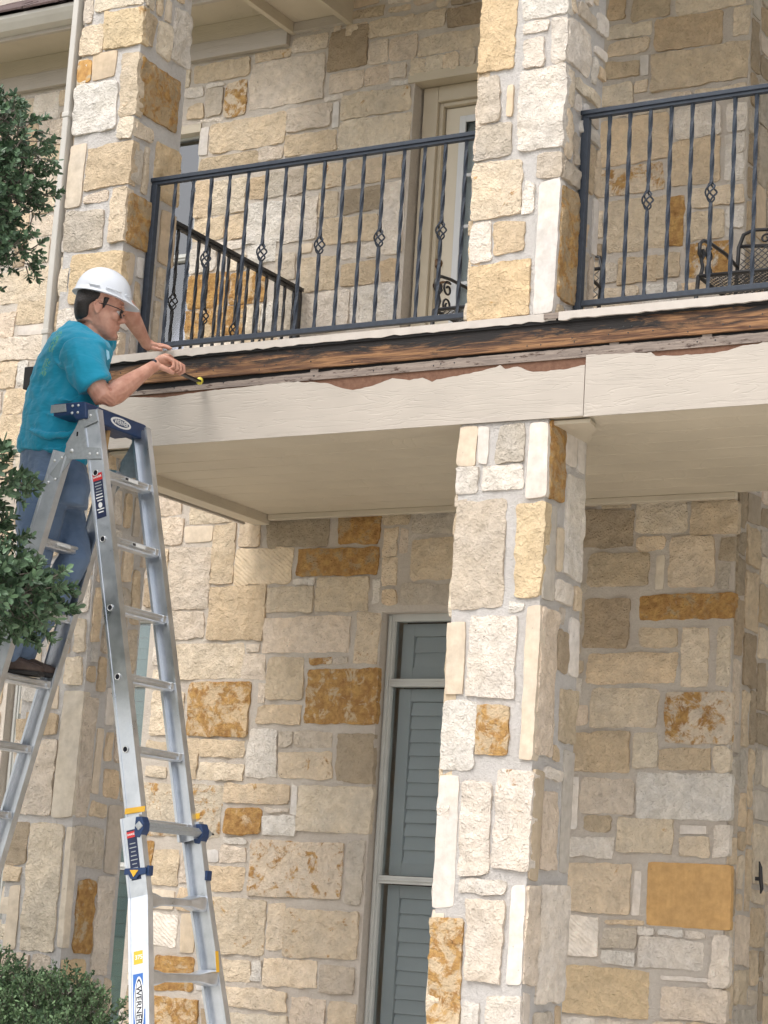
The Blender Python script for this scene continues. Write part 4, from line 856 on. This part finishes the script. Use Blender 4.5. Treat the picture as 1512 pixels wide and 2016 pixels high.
# head frame
HO = at(196, 612, 7.74)
HF = (VR*.975+VF*.10-ZZ*.17).normalized(); HS = (HF.cross(ZZ)).normalized(); HU = HS.cross(HF)     # HS points at the camera side (his right)
def hp(f, s, u): return HO+HF*(f*1.06)+HS*(s*1.06)+HU*(u*(1.06 if u > 0 else .98))
body = MB()
def ring(u, fr_, bk, hw, m=body): return (hp((fr_+bk)/2, 0, u), HF*((fr_-bk)/2*1.06), HS*(hw*1.06))
body.loft([ring(*q) for q in ((-.128, .085, .045, .015), (-.120, .099, .01, .034), (-.105, .103, -.025, .048), (-.085, .101, -.045, .058), (-.06, .099, -.06, .064), (-.035, .094, -.085, .070),
    (-.01, .088, -.098, .074), (.015, .090, -.104, .076), (.035, .099, -.106, .077), (.06, .099, -.106, .078), (.09, .085, -.096, .070), (.115, .055, -.07, .05), (.128, .02, -.04, .025))], 24, 2.2)
body.loft([(hp(.088, 0, .018), HF*.010, HS*.010), (hp(.098, 0, 0), HF*.016, HS*.013), (hp(.107, 0, -.016), HF*.020, HS*.017), (hp(.108, 0, -.027), HF*.020, HS*.018), (hp(.098, 0, -.036), HF*.012, HS*.013)], 10)   # nose
body.ball(hp(.098, 0, -.058), HF*.012, HS*.026, HU*.006); body.ball(hp(.096, 0, -.070), HF*.012, HS*.023, HU*.007)   # lips
body.ball(hp(.094, 0, -.108), HF*.018, HS*.026, HU*.018)   # chin
body.ball(hp(.094, .0, .035), HF*.014, HS*.055, HU*.012)   # brow
for s in (-1, 1):
    body.ball(hp(.072, .043*s, -.02), HF*.024, HS*.026, HU*.024)                     # cheek
    body.ball(hp(-.006, .078*s, -.006), HF*.021, HS*.009, HU*.035)                   # ear
    body.tube([hp(.012, .083*s, .018), hp(.0, .088*s, .028), hp(-.018, .090*s, .022), hp(-.024, .089*s, .0), hp(-.014, .086*s, -.024), hp(-.002, .082*s, -.036)], .0045, 6)
CN = at(176, 662, 7.74)      # base of the neck
body.loft([(at(172, 690, 7.74), VR*.085, VF*.11), (at(176, 662, 7.74), VR*.074, VF*.082), (at(184, 642, 7.74), VR*.064, VF*.064), (hp(-.028, 0, -.075), HF*.064, HS*.060), (hp(-.025, 0, -.03), HF*.062, HS*.058)], 18)
# right arm: shoulder, elbow on the cap, wrist; left arm reaching along the wall side
RS, RE, RWR = at(160, 705, 7.56), at(203, 787, 7.60), at(300, 723, 7.86)
body.tube([RS, RS.lerp(RE, .5), RE+Vector((0, 0, .008)), RE.lerp(RWR, .10), RE.lerp(RWR, .26)-ZZ*.006, RE.lerp(RWR, .5)-ZZ*.004, RE.lerp(RWR, .8), RWR, at(310, 718, 7.885)], [.062, .053, .049, .053, .056, .048, .034, .029, .028], 14)
LS, LE, LW = at(190, 680, 7.94), at(240, 592, 8.02), at(288, 676, 8.275)
body.tube([LS, LS.lerp(LE, .5), LE, LE.lerp(LW, .12), LE.lerp(LW, .3), LE.lerp(LW, .6), LE.lerp(LW, .85), LW, at(297, 682, 8.30)], [.06, .052, .045, .048, .049, .040, .031, .029, .029], 14)
# right hand closed round the tool
TA, TB = at(306, 714, 7.87), at(397, 753, 8.372); TD = (TB-TA).normalized()
hc = at(326, 712, 7.93)
tx_ = (VR*.9-ZZ*.25); tx_ = (tx_-tx_.dot(TD)*TD).normalized(); ty_ = TD.cross(tx_)
if ty_.z < 0: ty_ = -ty_
body.loft([(RWR, (VF*.6+VR*.2).normalized()*.024, ZZ*.030), (at(312, 714, 7.90), (VF*.8+VR*.2).normalized()*.036, ZZ*.034), (at(326, 709, 7.94), (VF*.85+VR*.2).normalized()*.046, ZZ*.032), (at(338, 709, 7.965), (VF*.85+VR*.3).normalized()*.044, ZZ*.026)], 14)
NR_ = -(VF)                                    # towards the camera
for i in range(4):
    o = at(329+i*6.8, 704+i*3.2, 7.915+i*.028); r = .0112-(.0012 if i == 3 else 0)
    a = o; b = o+VR*.030-ZZ*.014+VF*.008; c = b-ZZ*.028+VR*.004; d_ = c-ZZ*.012-VR*.020; e = d_-VR*.012+ZZ*.006
    body.tube([a-VR*.02, a, b, c, d_, e], [.010, r, r, r*.95, r*.85, r*.6], 9)
th0 = at(316, 722, 7.885); body.tube([th0-VR*.01, th0, th0+VR*.032-ZZ*.012, th0+VR*.055-ZZ*.022+VF*.01, th0+VR*.066-ZZ*.026+VF*.014], [.014, .016, .0135, .012, .008], 9)
# left hand laid on the edge by the railing
lh = at(303, 681, 8.315)
body.loft([(LW, VF*.026, ZZ*.022), (at(300, 681, 8.305), VF*.036, ZZ*.020), (at(312, 683, 8.335), VF*.042, ZZ*.017), (at(318, 684, 8.345), VF*.040, ZZ*.014)], 12)
for i in range(4):
    o = at(312-i*1.5, 683-i*1.3, 8.31+i*.020); L = (.062, .072, .068, .052)[i]; r = .0098-(.001 if i == 3 else 0)
    body.tube([o-VR*.01, o+VR*L*.4+ZZ*.004, o+VR*L*.75-ZZ*.001, o+VR*L-ZZ*.009], [r, r, r*.93, r*.7], 8)
o = at(303, 686, 8.29); body.tube([o-VR*.01, o+VR*.02-ZZ*.006-VF*.012, o+VR*.045-ZZ*.010-VF*.016], [.012, .011, .008], 8)
# trunk, hips, legs inside the clothes
trunk = [(60, 905, 0, .0), ]
def tsec(pxl, pxr, py, Y, hw, lean=0):
    """torso section between two silhouettes of the picture at height py"""
    a, b = at(pxl, py+lean, Y), at(pxr, py-lean, Y); return ((a+b)/2, (b-a)/2, VF*hw)
body.loft([tsec(50, 158, 905, 7.72, .14), tsec(62, 168, 840, 7.72, .14), tsec(72, 178, 770, 7.72, .15), tsec(100, 200, 710, 7.72, .15), tsec(130, 205, 680, 7.73, .14)], 20)
HR, HL = at(88, 945, 7.64), at(105, 940, 7.82)
KR, KL = at(62, 1135, 7.62), at(148, 1100, 7.80)
AR, AL = at(8, 1290, 7.62), at(40, 1284, 7.78)
for h_, k_, a_ in ((HR, KR, AR), (HL, KL, AL)): body.tube([h_, h_.lerp(k_, .5), k_, k_.lerp(a_, .35), a_], [.09, .08, .055, .058, .042], 12)
bo = body.build('body', M['skin'], man); remesh(bo, .0032, 4)
# shirt
sh = MB()
sh.loft([tsec(36, 168, 905, 7.72, .172, -14), tsec(37, 172, 885, 7.72, .182, -12), tsec(42, 180, 850, 7.72, .188, -6), tsec(48, 188, 815, 7.72, .186), tsec(54, 196, 780, 7.72, .182), tsec(62, 208, 745, 7.72, .186), tsec(74, 216, 715, 7.72, .196), tsec(88, 220, 690, 7.72, .20), tsec(104, 214, 672, 7.73, .175, -8), tsec(124, 208, 660, 7.735, .125, -14), tsec(138, 202, 652, 7.74, .090, -20)], 28, 2.3)
sh.tube([RS+VF*.10+ZZ*.02, RS+VF*.02+ZZ*.012, RS.lerp(RE, .25), RS.lerp(RE, .5), RS.lerp(RE, .68)], [.085, .104, .098, .090, .086], 20)
for fold, r0 in (([(158, 778, 7.55), (140, 790, 7.545), (100, 784, 7.57)], .011), ([(150, 812, 7.545), (120, 822, 7.54), (82, 812, 7.565)], .011), ([(152, 741, 7.535), (140, 735, 7.535), (118, 722, 7.54), (100, 700, 7.57)], .010),
               ([(170, 838, 7.545), (130, 856, 7.53), (90, 858, 7.54), (55, 846, 7.57)], .012), ([(150, 862, 7.55), (115, 884, 7.54), (75, 884, 7.55)], .011)):
    sh.tube([at(*p_) for p_ in fold], [r0*.4]+[r0]*(len(fold)-2)+[r0*.4], 8)
sh.tube([LS-VF*.08, LS, LS.lerp(LE, .25)], [.09, .09, .078], 18)
ms_ = M['shirt']; t_ = NT(ms_); gp = t_.n('NewGeometry').outputs['Position']
PA, PB = at(120, 652, 7.62), at(86, 742, 7.62); pu = (PB-PA).normalized(); pl_ = (PB-PA).length; pv = (VR-VR.dot(pu)*pu).normalized()
def dotn(v):
    s1 = t_.n('VectorMath', operation='SUBTRACT'); t_.l(gp, s1.inputs[0]); s1.inputs[1].default_value = PA
    s2 = t_.n('VectorMath', operation='DOT_PRODUCT'); t_.l(s1.outputs[0], s2.inputs[0]); s2.inputs[1].default_value = v; return s2.outputs['Value']
al_, la_ = dotn(pu), dotn(pv)
wn_ = t_.noise(t_.pos(), 95, 1); mk = t_.math('MULTIPLY', t_.math('GREATER_THAN', wn_, .5), t_.math('LESS_THAN', t_.math('ABSOLUTE', la_), .017))
mk = t_.math('MULTIPLY', mk, t_.math('MULTIPLY', t_.math('GREATER_THAN', al_, 0), t_.math('LESS_THAN', al_, pl_)))
mk = t_.math('MULTIPLY', mk, t_.math('GREATER_THAN', t_.math('ABSOLUTE', t_.math('SUBTRACT', al_, pl_*.56)), .014))
src_ = t_.b.inputs['Base Color'].links[0].from_socket; t_.base(t_.mix(mk, src_, (.12, .42, .30)))      # worn print across the shoulders
so = sh.build('shirt', M['shirt'], man); remesh(so, .0075, 5, [(tex('broad folds', .11, 1), .030, None), (tex('fine folds', .045, 2), .012, None)])
for (x0, y0, x1, y1, n_) in ((98, 655, 118, 700, 5), (92, 700, 108, 742, 4)):
    for k in range(n_):
        t = k/max(1, n_-1); px = x1+(x0-x1)*t; py = y0+(y1-y0)*t
# lettering printed across the back and a small chest mark, too worn to read
cl = tag(MB().prism([at(209, 688, 7.62), at(215, 692, 7.62), at(216, 706, 7.62), at(211, 709, 7.62), at(210, 698, 7.62)], -VF, .002).build('chest_mark', M['chest_print'], man))
# jeans
jn = MB()
jn.loft([tsec(44, 160, 880, 7.72, .150), tsec(38, 172, 930, 7.72, .168), tsec(34, 178, 965, 7.72, .168), tsec(44, 172, 1000, 7.72, .150)], 24, 2.2)
for h_, k_, a_, r in ((HR, KR, AR, 1), (HL, KL, AL, 1)):
    jn.tube([h_, h_.lerp(k_, .3), h_.lerp(k_, .7), k_, k_.lerp(a_, .4), k_.lerp(a_, .8), a_-ZZ*.015], [.122, .116, .092, .078, .078, .068, .066], 16)
jo = jn.build('jeans', M['jeans'], man); remesh(jo, .009, 4, [(tex('denim folds', .08, 2), .022, None)])
# shoes on the rung
for (ax, zo) in ((AR, 0), (AL, .012)):
    s = MB(); base = Vector((ax.x, ax.y, 1.020+zo)); F = (VR*.97+VF*.2).normalized(); B = F.cross(ZZ)
    s.loft([(base-F*.075+ZZ*.03, B*.026, ZZ*.022), (base-F*.06+ZZ*.045, B*.035, ZZ*.042), (base-F*.02+ZZ*.058, B*.038, ZZ*.056), (base+F*.04+ZZ*.048, B*.041, ZZ*.046), (base+F*.10+ZZ*.036, B*.045, ZZ*.034), (base+F*.15+ZZ*.030, B*.042, ZZ*.026), (base+F*.185+ZZ*.024, B*.028, ZZ*.018)], 16, 2.4)
    s.loft([(base+ZZ*.05-F*.02, F*.05, B*.042), (base+ZZ*.13-F*.035, F*.052, B*.046)], 14)
    sho = s.build('shoe', M['leather'], man); remesh(sho, .006, 3)
    MB().prism([base+F*f+B*b_ for f, b_ in ((-.08,-.02),(-.07,-.034),(0,-.038),(.10,-.047),(.16,-.042),(.195,-.018),(.195,.018),(.16,.042),(.10,.047),(0,.038),(-.07,.034),(-.08,.02))], (0,0,1), .018).build('sole', M['sole'], sho, bevel=.003)
# hair below the hat
hr = MB(); hr.loft([ring(*q, hr) for q in ((-.075, -.045, -.085, .045), (-.062, -.03, -.098, .060), (-.035, -.022, -.110, .073), (0, -.026, -.117, .081), (.025, .020, -.119, .083), (.055, .035, -.119, .084), (.08, .03, -.1, .078))], 22, 2.3)
for s in (-1, 1): hr.loft([(hp(.022, .073*s, .05), HF*.016, HS*.010), (hp(.020, .0745*s, .015), HF*.010, HS*.006), (hp(.017, .0735*s, -.008), HF*.005, HS*.003)], 8)
ho = hr.build('hair', M['hair'], man); remesh(ho, .006, 2)
# helmet: dome with a rolled edge, short peak, raised slots and a front ridge
hm = MB(); n = 40; secs = []
def hring(u, a, b, off, peak=0, dip=0):
    pts = []
    for k in range(n):
        t = 2*math.pi*k/n; f = a*math.cos(t); s = b*math.sin(t); pk = max(0, math.cos(t))**3
        rid = .004*max(0, 1-abs(math.sin(t))*7)
        pts.append(hp(off+(f*(1+peak*pk)+(rid if f > 0 else 0))*.97, s*.97, .018+u*1.0-dip*pk))
    return pts
rings_ = [hring(.046, .128, .104, -.004), hring(.036, .143, .119, -.004, .30, .014), hring(.042, .144, .120, -.004, .30, .012), hring(.052, .133, .109, -.004), hring(.078, .131, .107, -.005), hring(.105, .123, .101, -.006), hring(.130, .110, .090, -.007),
          hring(.152, .090, .073, -.008), hring(.169, .063, .051, -.010), hring(.178, .034, .028, -.011), hring(.1805, .008, .007, -.012)]
hm.add([p for r in rings_ for p in r], [(i*n+k, i*n+(k+1) % n, (i+1)*n+(k+1) % n, (i+1)*n+k) for i in range(len(rings_)-1) for k in range(n)]+[tuple((len(rings_)-1)*n+k for k in range(n)), tuple(range(n))])
hel = hm.build('hard_hat', M['helmet'], man, smooth=True)
m = hel.modifiers.new('sub', 'SUBSURF'); m.levels = 1; m.render_levels = 1
for t0, t1 in ((118, 96), (84, 52), (40, 26)):
    pts = [hp(-.004+.1345*math.cos(math.radians(t)), .1105*math.sin(math.radians(t)), .083) for t in [t0+(t1-t0)*i/6 for i in range(7)]]
    MB().tube(pts, .0042, 6).build('slot_ridge', M['helmet'], hel, smooth=True)
gl = MB(); gl.tube([hp(-.005, .084, .012), hp(.04, .080, .016), hp(.085, .066, .014), hp(.104, .052, .012)], .0022, 6)
gl.tube([hp(-.005, -.084, .012), hp(.04, -.080, .016), hp(.085, -.066, .014), hp(.104, -.052, .012)], .0022, 6)
for s in (-1, 1): gl.tube([hp(.107-.012*abs(math.cos(t)), .032*s+.024*math.cos(t), .0+.016*math.sin(t)) for t in [i*math.pi/8 for i in range(17)]], .0022, 6, cap=False)
gl.tube([hp(.110, -.009, .006), hp(.112, 0, .008), hp(.110, .009, .006)], .0022, 6)
go = gl.build('glasses', M['black_and_shaded_iron'], man, smooth=True)
for s in (-1, 1):
    MB().prism([hp(.107-.012*abs(math.cos(t)), .032*s+.023*math.cos(t), .015*math.sin(t)) for t in [i*math.pi/8 for i in range(16)]], HF, .0015).build('lens', M['lens'], go)
    MB().ball(hp(.084, .031*s, .002), HF*.013, HS*.014, HU*.012).build('eye', M['sticker_white'], man, smooth=True)
# the tool he holds
tl = empty('chisel', TB, 'dark flat chisel with a yellow tip held against the rotten board', 'chisel')
MB().tube([TA-TD*.02, TA+TD*.10], [.014, .013], 10).build('handle', M['dark_grip'], tl, smooth=True)
MB().beam(TA+TD*.10, TB-TD*.01, .030, .010, (0, 0, 1)).build('blade', M['steel'], tl, bevel=.002)
MB().ball(at(393, 750, 8.345), VR*.018, VF*.014, ZZ*.020).build('tip', M['yellow'], tl, smooth=True)

# ------------------------------------------------------------------ wrought iron chairs on the balcony
def tubes(par, name, paths, r, mt=None):
    m = MB()
    for p in paths: m.tube(p, r, 6)
    return m.build(name, mt or M['black_and_shaded_iron'], par, smooth=True)
def scroll(c, r, a0, turns, ux, uz, n=22):
    c = Vector(c); return [c+Vector(ux)*(r*(1-.75*t)*math.cos(a0+turns*2*math.pi*t))+Vector(uz)*(r*(1-.75*t)*math.sin(a0+turns*2*math.pi*t)) for t in [i/n for i in range(n+1)]]
def chair(x, y, rz, label, width=.56):
    z0 = 2.74; r = empty('patio_chair', (0, 0, 0), label, 'chair', 'black wrought iron chairs on the balcony')
    h = width/2; P = lambda a, b, c: (a, b, c)
    tubes(r, 'back_frame', [[P(-h, .24, .42), P(-h, .27, .78), P(-h+.02, .28, .86), P(-h+.07, .285, .885), P(0, .29, .87), P(h-.07, .285, .885), P(h-.02, .28, .86), P(h, .27, .78), P(h, .24, .42)], [P(-h, .275, .79), P(0, .28, .77), P(h, .275, .79)]], .011)
    tubes(r, 'crest_scroll', [scroll((-h*.45, .283, .825), .03, 0, 1.2, (1,0,0), (0,0,1)), scroll((h*.45, .283, .825), .03, math.pi, -1.2, (1,0,0), (0,0,1))], .006)
    MB().ball((-h*.0-.02, .283, .828), Vector((.05,0,0)), Vector((0,.006,0)), Vector((0,0,.018))).build('crest_leaf', M['black_and_shaded_iron'], r, smooth=True)
    ms = MB(); n = 13; wv = width-.03
    for k in range(-n, n+1):
        a = Vector((k*wv/n, .24, .44)); b = a+Vector((.34, .03, .34)); 
        for s in (1, -1):
            p, q = Vector((a.x*s, a.y, a.z)), Vector((b.x*s, b.y, b.z))
            lo, hi = -wv/2, wv/2; dx = q.x-p.x; t0, t1 = sorted(((lo-p.x)/dx, (hi-p.x)/dx)); t0, t1 = max(0, t0), min(1, t1)
            if t1-t0 > .05: ms.beam(p.lerp(q, t0), p.lerp(q, t1), .0045, .003, (0, 1, 0))
    ms.build('back_mesh', M['black_and_shaded_iron'], r)
    ss = MB()
    for k in range(-18, 19):
        for s in (1, -1):
            p, q = Vector((k*.031, -.24, .43)), Vector((k*.031+.46*s, .22, .43)); dx = q.x-p.x; t0, t1 = sorted(((-h-p.x)/dx, (h-p.x)/dx)); t0, t1 = max(0, t0), min(1, t1)
            if t1-t0 > .05: ss.beam(p.lerp(q, t0), p.lerp(q, t1), .0045, .003, (0, 0, 1))
    ss.build('seat_mesh', M['black_and_shaded_iron'], r)
    tubes(r, 'seat_frame', [[P(-h, -.25, .43), P(h, -.25, .43), P(h, .24, .43), P(-h, .24, .43), P(-h, -.25, .43)]], .011)
    for s in (-1, 1):
        tubes(r, 'arm', [[P(h*s, .26, .66), P(h*s, .10, .68), P(h*s, -.10, .67), P(h*s, -.2, .655), P(h*s, -.245, .62), P(h*s, -.25, .56), P(h*s, -.215, .54), P(h*s, -.19, .57), P(h*s, -.21, .60)],
                         [P(h*s, -.235, .56), P(h*s, -.20, .50), P(h*s, -.22, .45), P(h*s, -.25, .43)]], .010)
        tubes(r, 'arm_scroll', [scroll((h*s, -.12, .60), .05, 1, 1.3, (0,1,0), (0,0,1)), scroll((h*s, -.12, .50), .045, 4, -1.3, (0,1,0), (0,0,1))], .006)
        for yy in (-.25, .24): tubes(r, 'leg', [[P(h*s, yy, .43), P(h*s*1.04, yy*1.05, .2), P(h*s*1.1, yy*1.15, 0)]], .011)
    r.location = (x, y, z0); r.rotation_euler[2] = rz; r.scale = (1, 1, .87)
    return r
chair(-4.84, 9.50, 0, 'black wrought iron chair mostly hidden behind the middle column', .70)
chair(-3.45, 9.40, 0, 'black wrought iron mesh back chair at the right end behind the railing', .50)
br = empty('iron_bracket', (XC, 10.81, .35), 'black iron bracket fixed to the flank wall at lower right', 'bracket')
MB().tube([(XC+.036, 10.80, .43), (XC+.042, 10.803, .40), (XC+.040, 10.815, .345), (XC+.044, 10.825, .29), (XC+.036, 10.83, .265)], [.004, .010, .012, .010, .004], 8).build('bar', M['black_and_shaded_iron'], br, smooth=True)
MB().box((XC, 10.805, .33), (XC+.035, 10.825, .35)).build('stud', M['black_and_shaded_iron'], br)

# ------------------------------------------------------------------ plants
def leaf(m, p, d, nrm, L, Wd, fold=.25):
    d = d.normalized(); s = d.cross(nrm)
    if s.length < 1e-4: s = d.orthogonal()
    s.normalize(); u = s.cross(d)
    b = len(m.v); c = d*L
    m.v += [tuple(p), tuple(p+c*.28+s*Wd*.40+u*fold*Wd*.3), tuple(p+c*.72+s*Wd*.46+u*fold*Wd*.2), tuple(p+c), tuple(p+c*.72-s*Wd*.46+u*fold*Wd*.2), tuple(p+c*.28-s*Wd*.40+u*fold*Wd*.3), tuple(p+c*.5-u*fold*Wd*.15)]
    m.f += [(b, b+1, b+6, b+5), (b+1, b+2, b+3, b+6), (b+6, b+3, b+4, b+5)]
rl = random.Random(4)
def rv(): 
    while True:
        v = Vector((rl.uniform(-1, 1), rl.uniform(-1, 1), rl.uniform(-1, 1)))
        if .05 < v.length < 1: return v
def crown(lv, tw, c, rad, n, L, lean=(0, 0, 0), hollow=.35, per=14):
    """twigs spread through an ellipsoid, each with a whorl of leaves"""
    c = Vector(c); lean = Vector(lean)
    for _ in range(n):
        q = rv(); l = q.length; q = q/l*(hollow+(1-hollow)*l**.6)*(1+.26*noise.noise(q/l*2.3+c*3)+.18*noise.noise(q/l*6))
        p = c+Vector((q.x*rad[0], q.y*rad[1], q.z*rad[2])); d = (Vector((q.x/rad[0], q.y/rad[1], q.z/rad[2])).normalized()*.8+rv()*.6+lean).normalized()
        ln = L*rl.uniform(1.0, 2.2); e = p+d*ln; tw.tube([p-d*ln*.6, p, e], [.0035, .0025, .0012], 4, cap=False)
        for k in range(per):
            t = .15+.85*k/(per-1); a = k*2.4+rl.uniform(-.4, .4); o = d.orthogonal().normalized(); o2 = d.cross(o)
            ld = (o*math.cos(a)+o2*math.sin(a))*rl.uniform(.6, 1.2)+d*(.25+.75*t)+rv()*.3
            leaf(lv, p+(e-p)*t, ld, d, L*rl.uniform(.5, 1.2), L*rl.uniform(.42, .56))
tree = empty('evergreen_tree', (-7.1, 6.7, GROUND), 'dark leaved evergreen tree reaching in from the left edge', 'tree')
lv, tw = MB(), MB()
crown(lv, tw, (-6.70, 6.75, 3.10), (.80, .5, .58), 2300, .034, hollow=.15)
crown(lv, tw, (-7.0, 6.65, 2.25), (.62, .5, .5), 900, .036, hollow=.15)
crown(lv, tw, (-6.75, 6.7, 1.45), (.5, .4, .42), 500, .038, hollow=.15)
crown(lv, tw, (-6.08, 6.85, 3.26), (.19, .25, .20), 90, .034, hollow=.1)
crown(lv, tw, (-6.0, 6.82, 3.04), (.17, .2, .13), 60, .032, hollow=.1)
crown(lv, tw, (-6.0, 6.82, 2.76), (.14, .2, .09), 45, .032, (.2, 0, -.3), hollow=.1)
crown(lv, tw, (-6.0, 6.80, 1.75), (.22, .20, .11), 70, .046, (.5, 0, -.05), .1)
crown(lv, tw, (-6.05, 6.80, 1.245), (.46, .30, .20), 520, .044, (.45, 0, -.12), .2)
crown(lv, tw, (-6.05, 6.85, 1.48), (.24, .22, .13), 60, .044, (.3, 0, 0), .2)
for pts in ([(-6.30, 6.7, 3.5), (-5.98, 6.8, 3.33), (-5.80, 6.85, 3.28)], [(-6.25, 6.7, 3.4), (-5.95, 6.8, 3.18), (-5.76, 6.85, 3.16)]):
    tw.tube(pts, [.006, .004, .0015], 5)
    a, b = Vector(pts[1]), Vector(pts[2])
    for k in range(12):
        p = a.lerp(b, k/11); leaf(lv, p, rv()+Vector((.6, 0, .2)), rv(), .03, .010)
lv.build('crown', M['leaf'], tree, fix=False, smooth=False)
tk = MB(); tk.tube([(-7.1, 6.7, GROUND), (-7.08, 6.72, -.5), (-7.14, 6.7, .7), (-7.05, 6.72, 1.8), (-6.95, 6.74, 2.7), (-6.8, 6.75, 3.4)], [.12, .10, .09, .075, .05, .02], 12)
for pts, r in (([(-7.1, 6.7, .9), (-6.6, 6.75, 1.1), (-6.1, 6.8, 1.2), (-5.8, 6.8, 1.15)], [.035, .025, .015, .006]), ([(-7.05, 6.72, 1.5), (-6.5, 6.76, 1.7), (-6.0, 6.8, 1.80)], [.03, .02, .007]), ([(-6.95, 6.74, 2.7), (-6.6, 6.7, 3.0), (-6.25, 6.72, 3.1)], [.03, .02, .007]),
               ([(-7.0, 6.74, 2.3), (-6.7, 6.8, 2.7), (-6.3, 6.8, 2.85)], [.03, .02, .006])): tk.tube(pts, r, 8)
tk.build('trunk', M['bark'], tree, smooth=True); tw.build('twigs', M['bark'], tree, fix=False)
sb = empty('boxwood_shrub', (-6.5, 7.95, GROUND), 'rounded fine leaved shrub in the bottom left corner', 'shrub')
lv, tw = MB(), MB()
for c, rr, n_ in (((-6.62, 7.80, -.91), (.82, .44, .64), 8200), ((-6.12, 7.80, -.96), (.44, .38, .63), 4400)):
    c = Vector(c)
    for _ in range(n_):
        q = rv(); q = q/q.length*rl.uniform(.80, 1.03); q *= 1+.10*noise.noise(q*3.1)+.07*noise.noise(q*7)
        p = c+Vector((q.x*rr[0], q.y*rr[1], q.z*rr[2])); d = (q+rv()*.8+Vector((0, 0, .35))).normalized(); e = p+d*rl.uniform(.02, .06)
        if q.y > .5 or q.z < -.92: continue
        tw.tube([p-d*.03, e], [.0015, .0008], 3, cap=False)
        for k in range(7): leaf(lv, p.lerp(e, k/6), rv()+d*.6, rv(), rl.uniform(.014, .025), rl.uniform(.008, .013))
    MB().ball(c, Vector((rr[0]*.80, 0, 0)), Vector((0, rr[1]*.80, 0)), Vector((0, 0, rr[2]*.80)), 20, 12).build('dense_core', M['leaf'], sb, smooth=True)
lv.build('crown', M['shrub'], sb, fix=False); tw.build('twigs', M['bark'], sb, fix=False)
gr = MB()
for k in range(46):
    x = rl.uniform(-.11, .11); a = rl.uniform(-.35, .35); h_ = rl.uniform(.45, .80); p = Vector((-6.28+x, 8.28+rl.uniform(-.07, .07), -1.15)); t = Vector((math.sin(a)*.5, rl.uniform(-.2, .2), 1)).normalized()
    q = p+t*h_; s = Vector((.006, .003, 0)); b = len(gr.v); mid = p.lerp(q, .55); gr.v += [tuple(p-s), tuple(p+s), tuple(mid+s*.9), tuple(q+Vector((math.sin(a)*.05, 0, -.01))), tuple(mid-s*.9)]; gr.f += [(b, b+1, b+2, b+4), (b+4, b+2, b+3)]
g_ = gr.build('grass_clump', M['leaf_light'], None, fix=False); tag(g_, 'upright grassy plant between the shrub and the column foot', 'plant', kind=None)
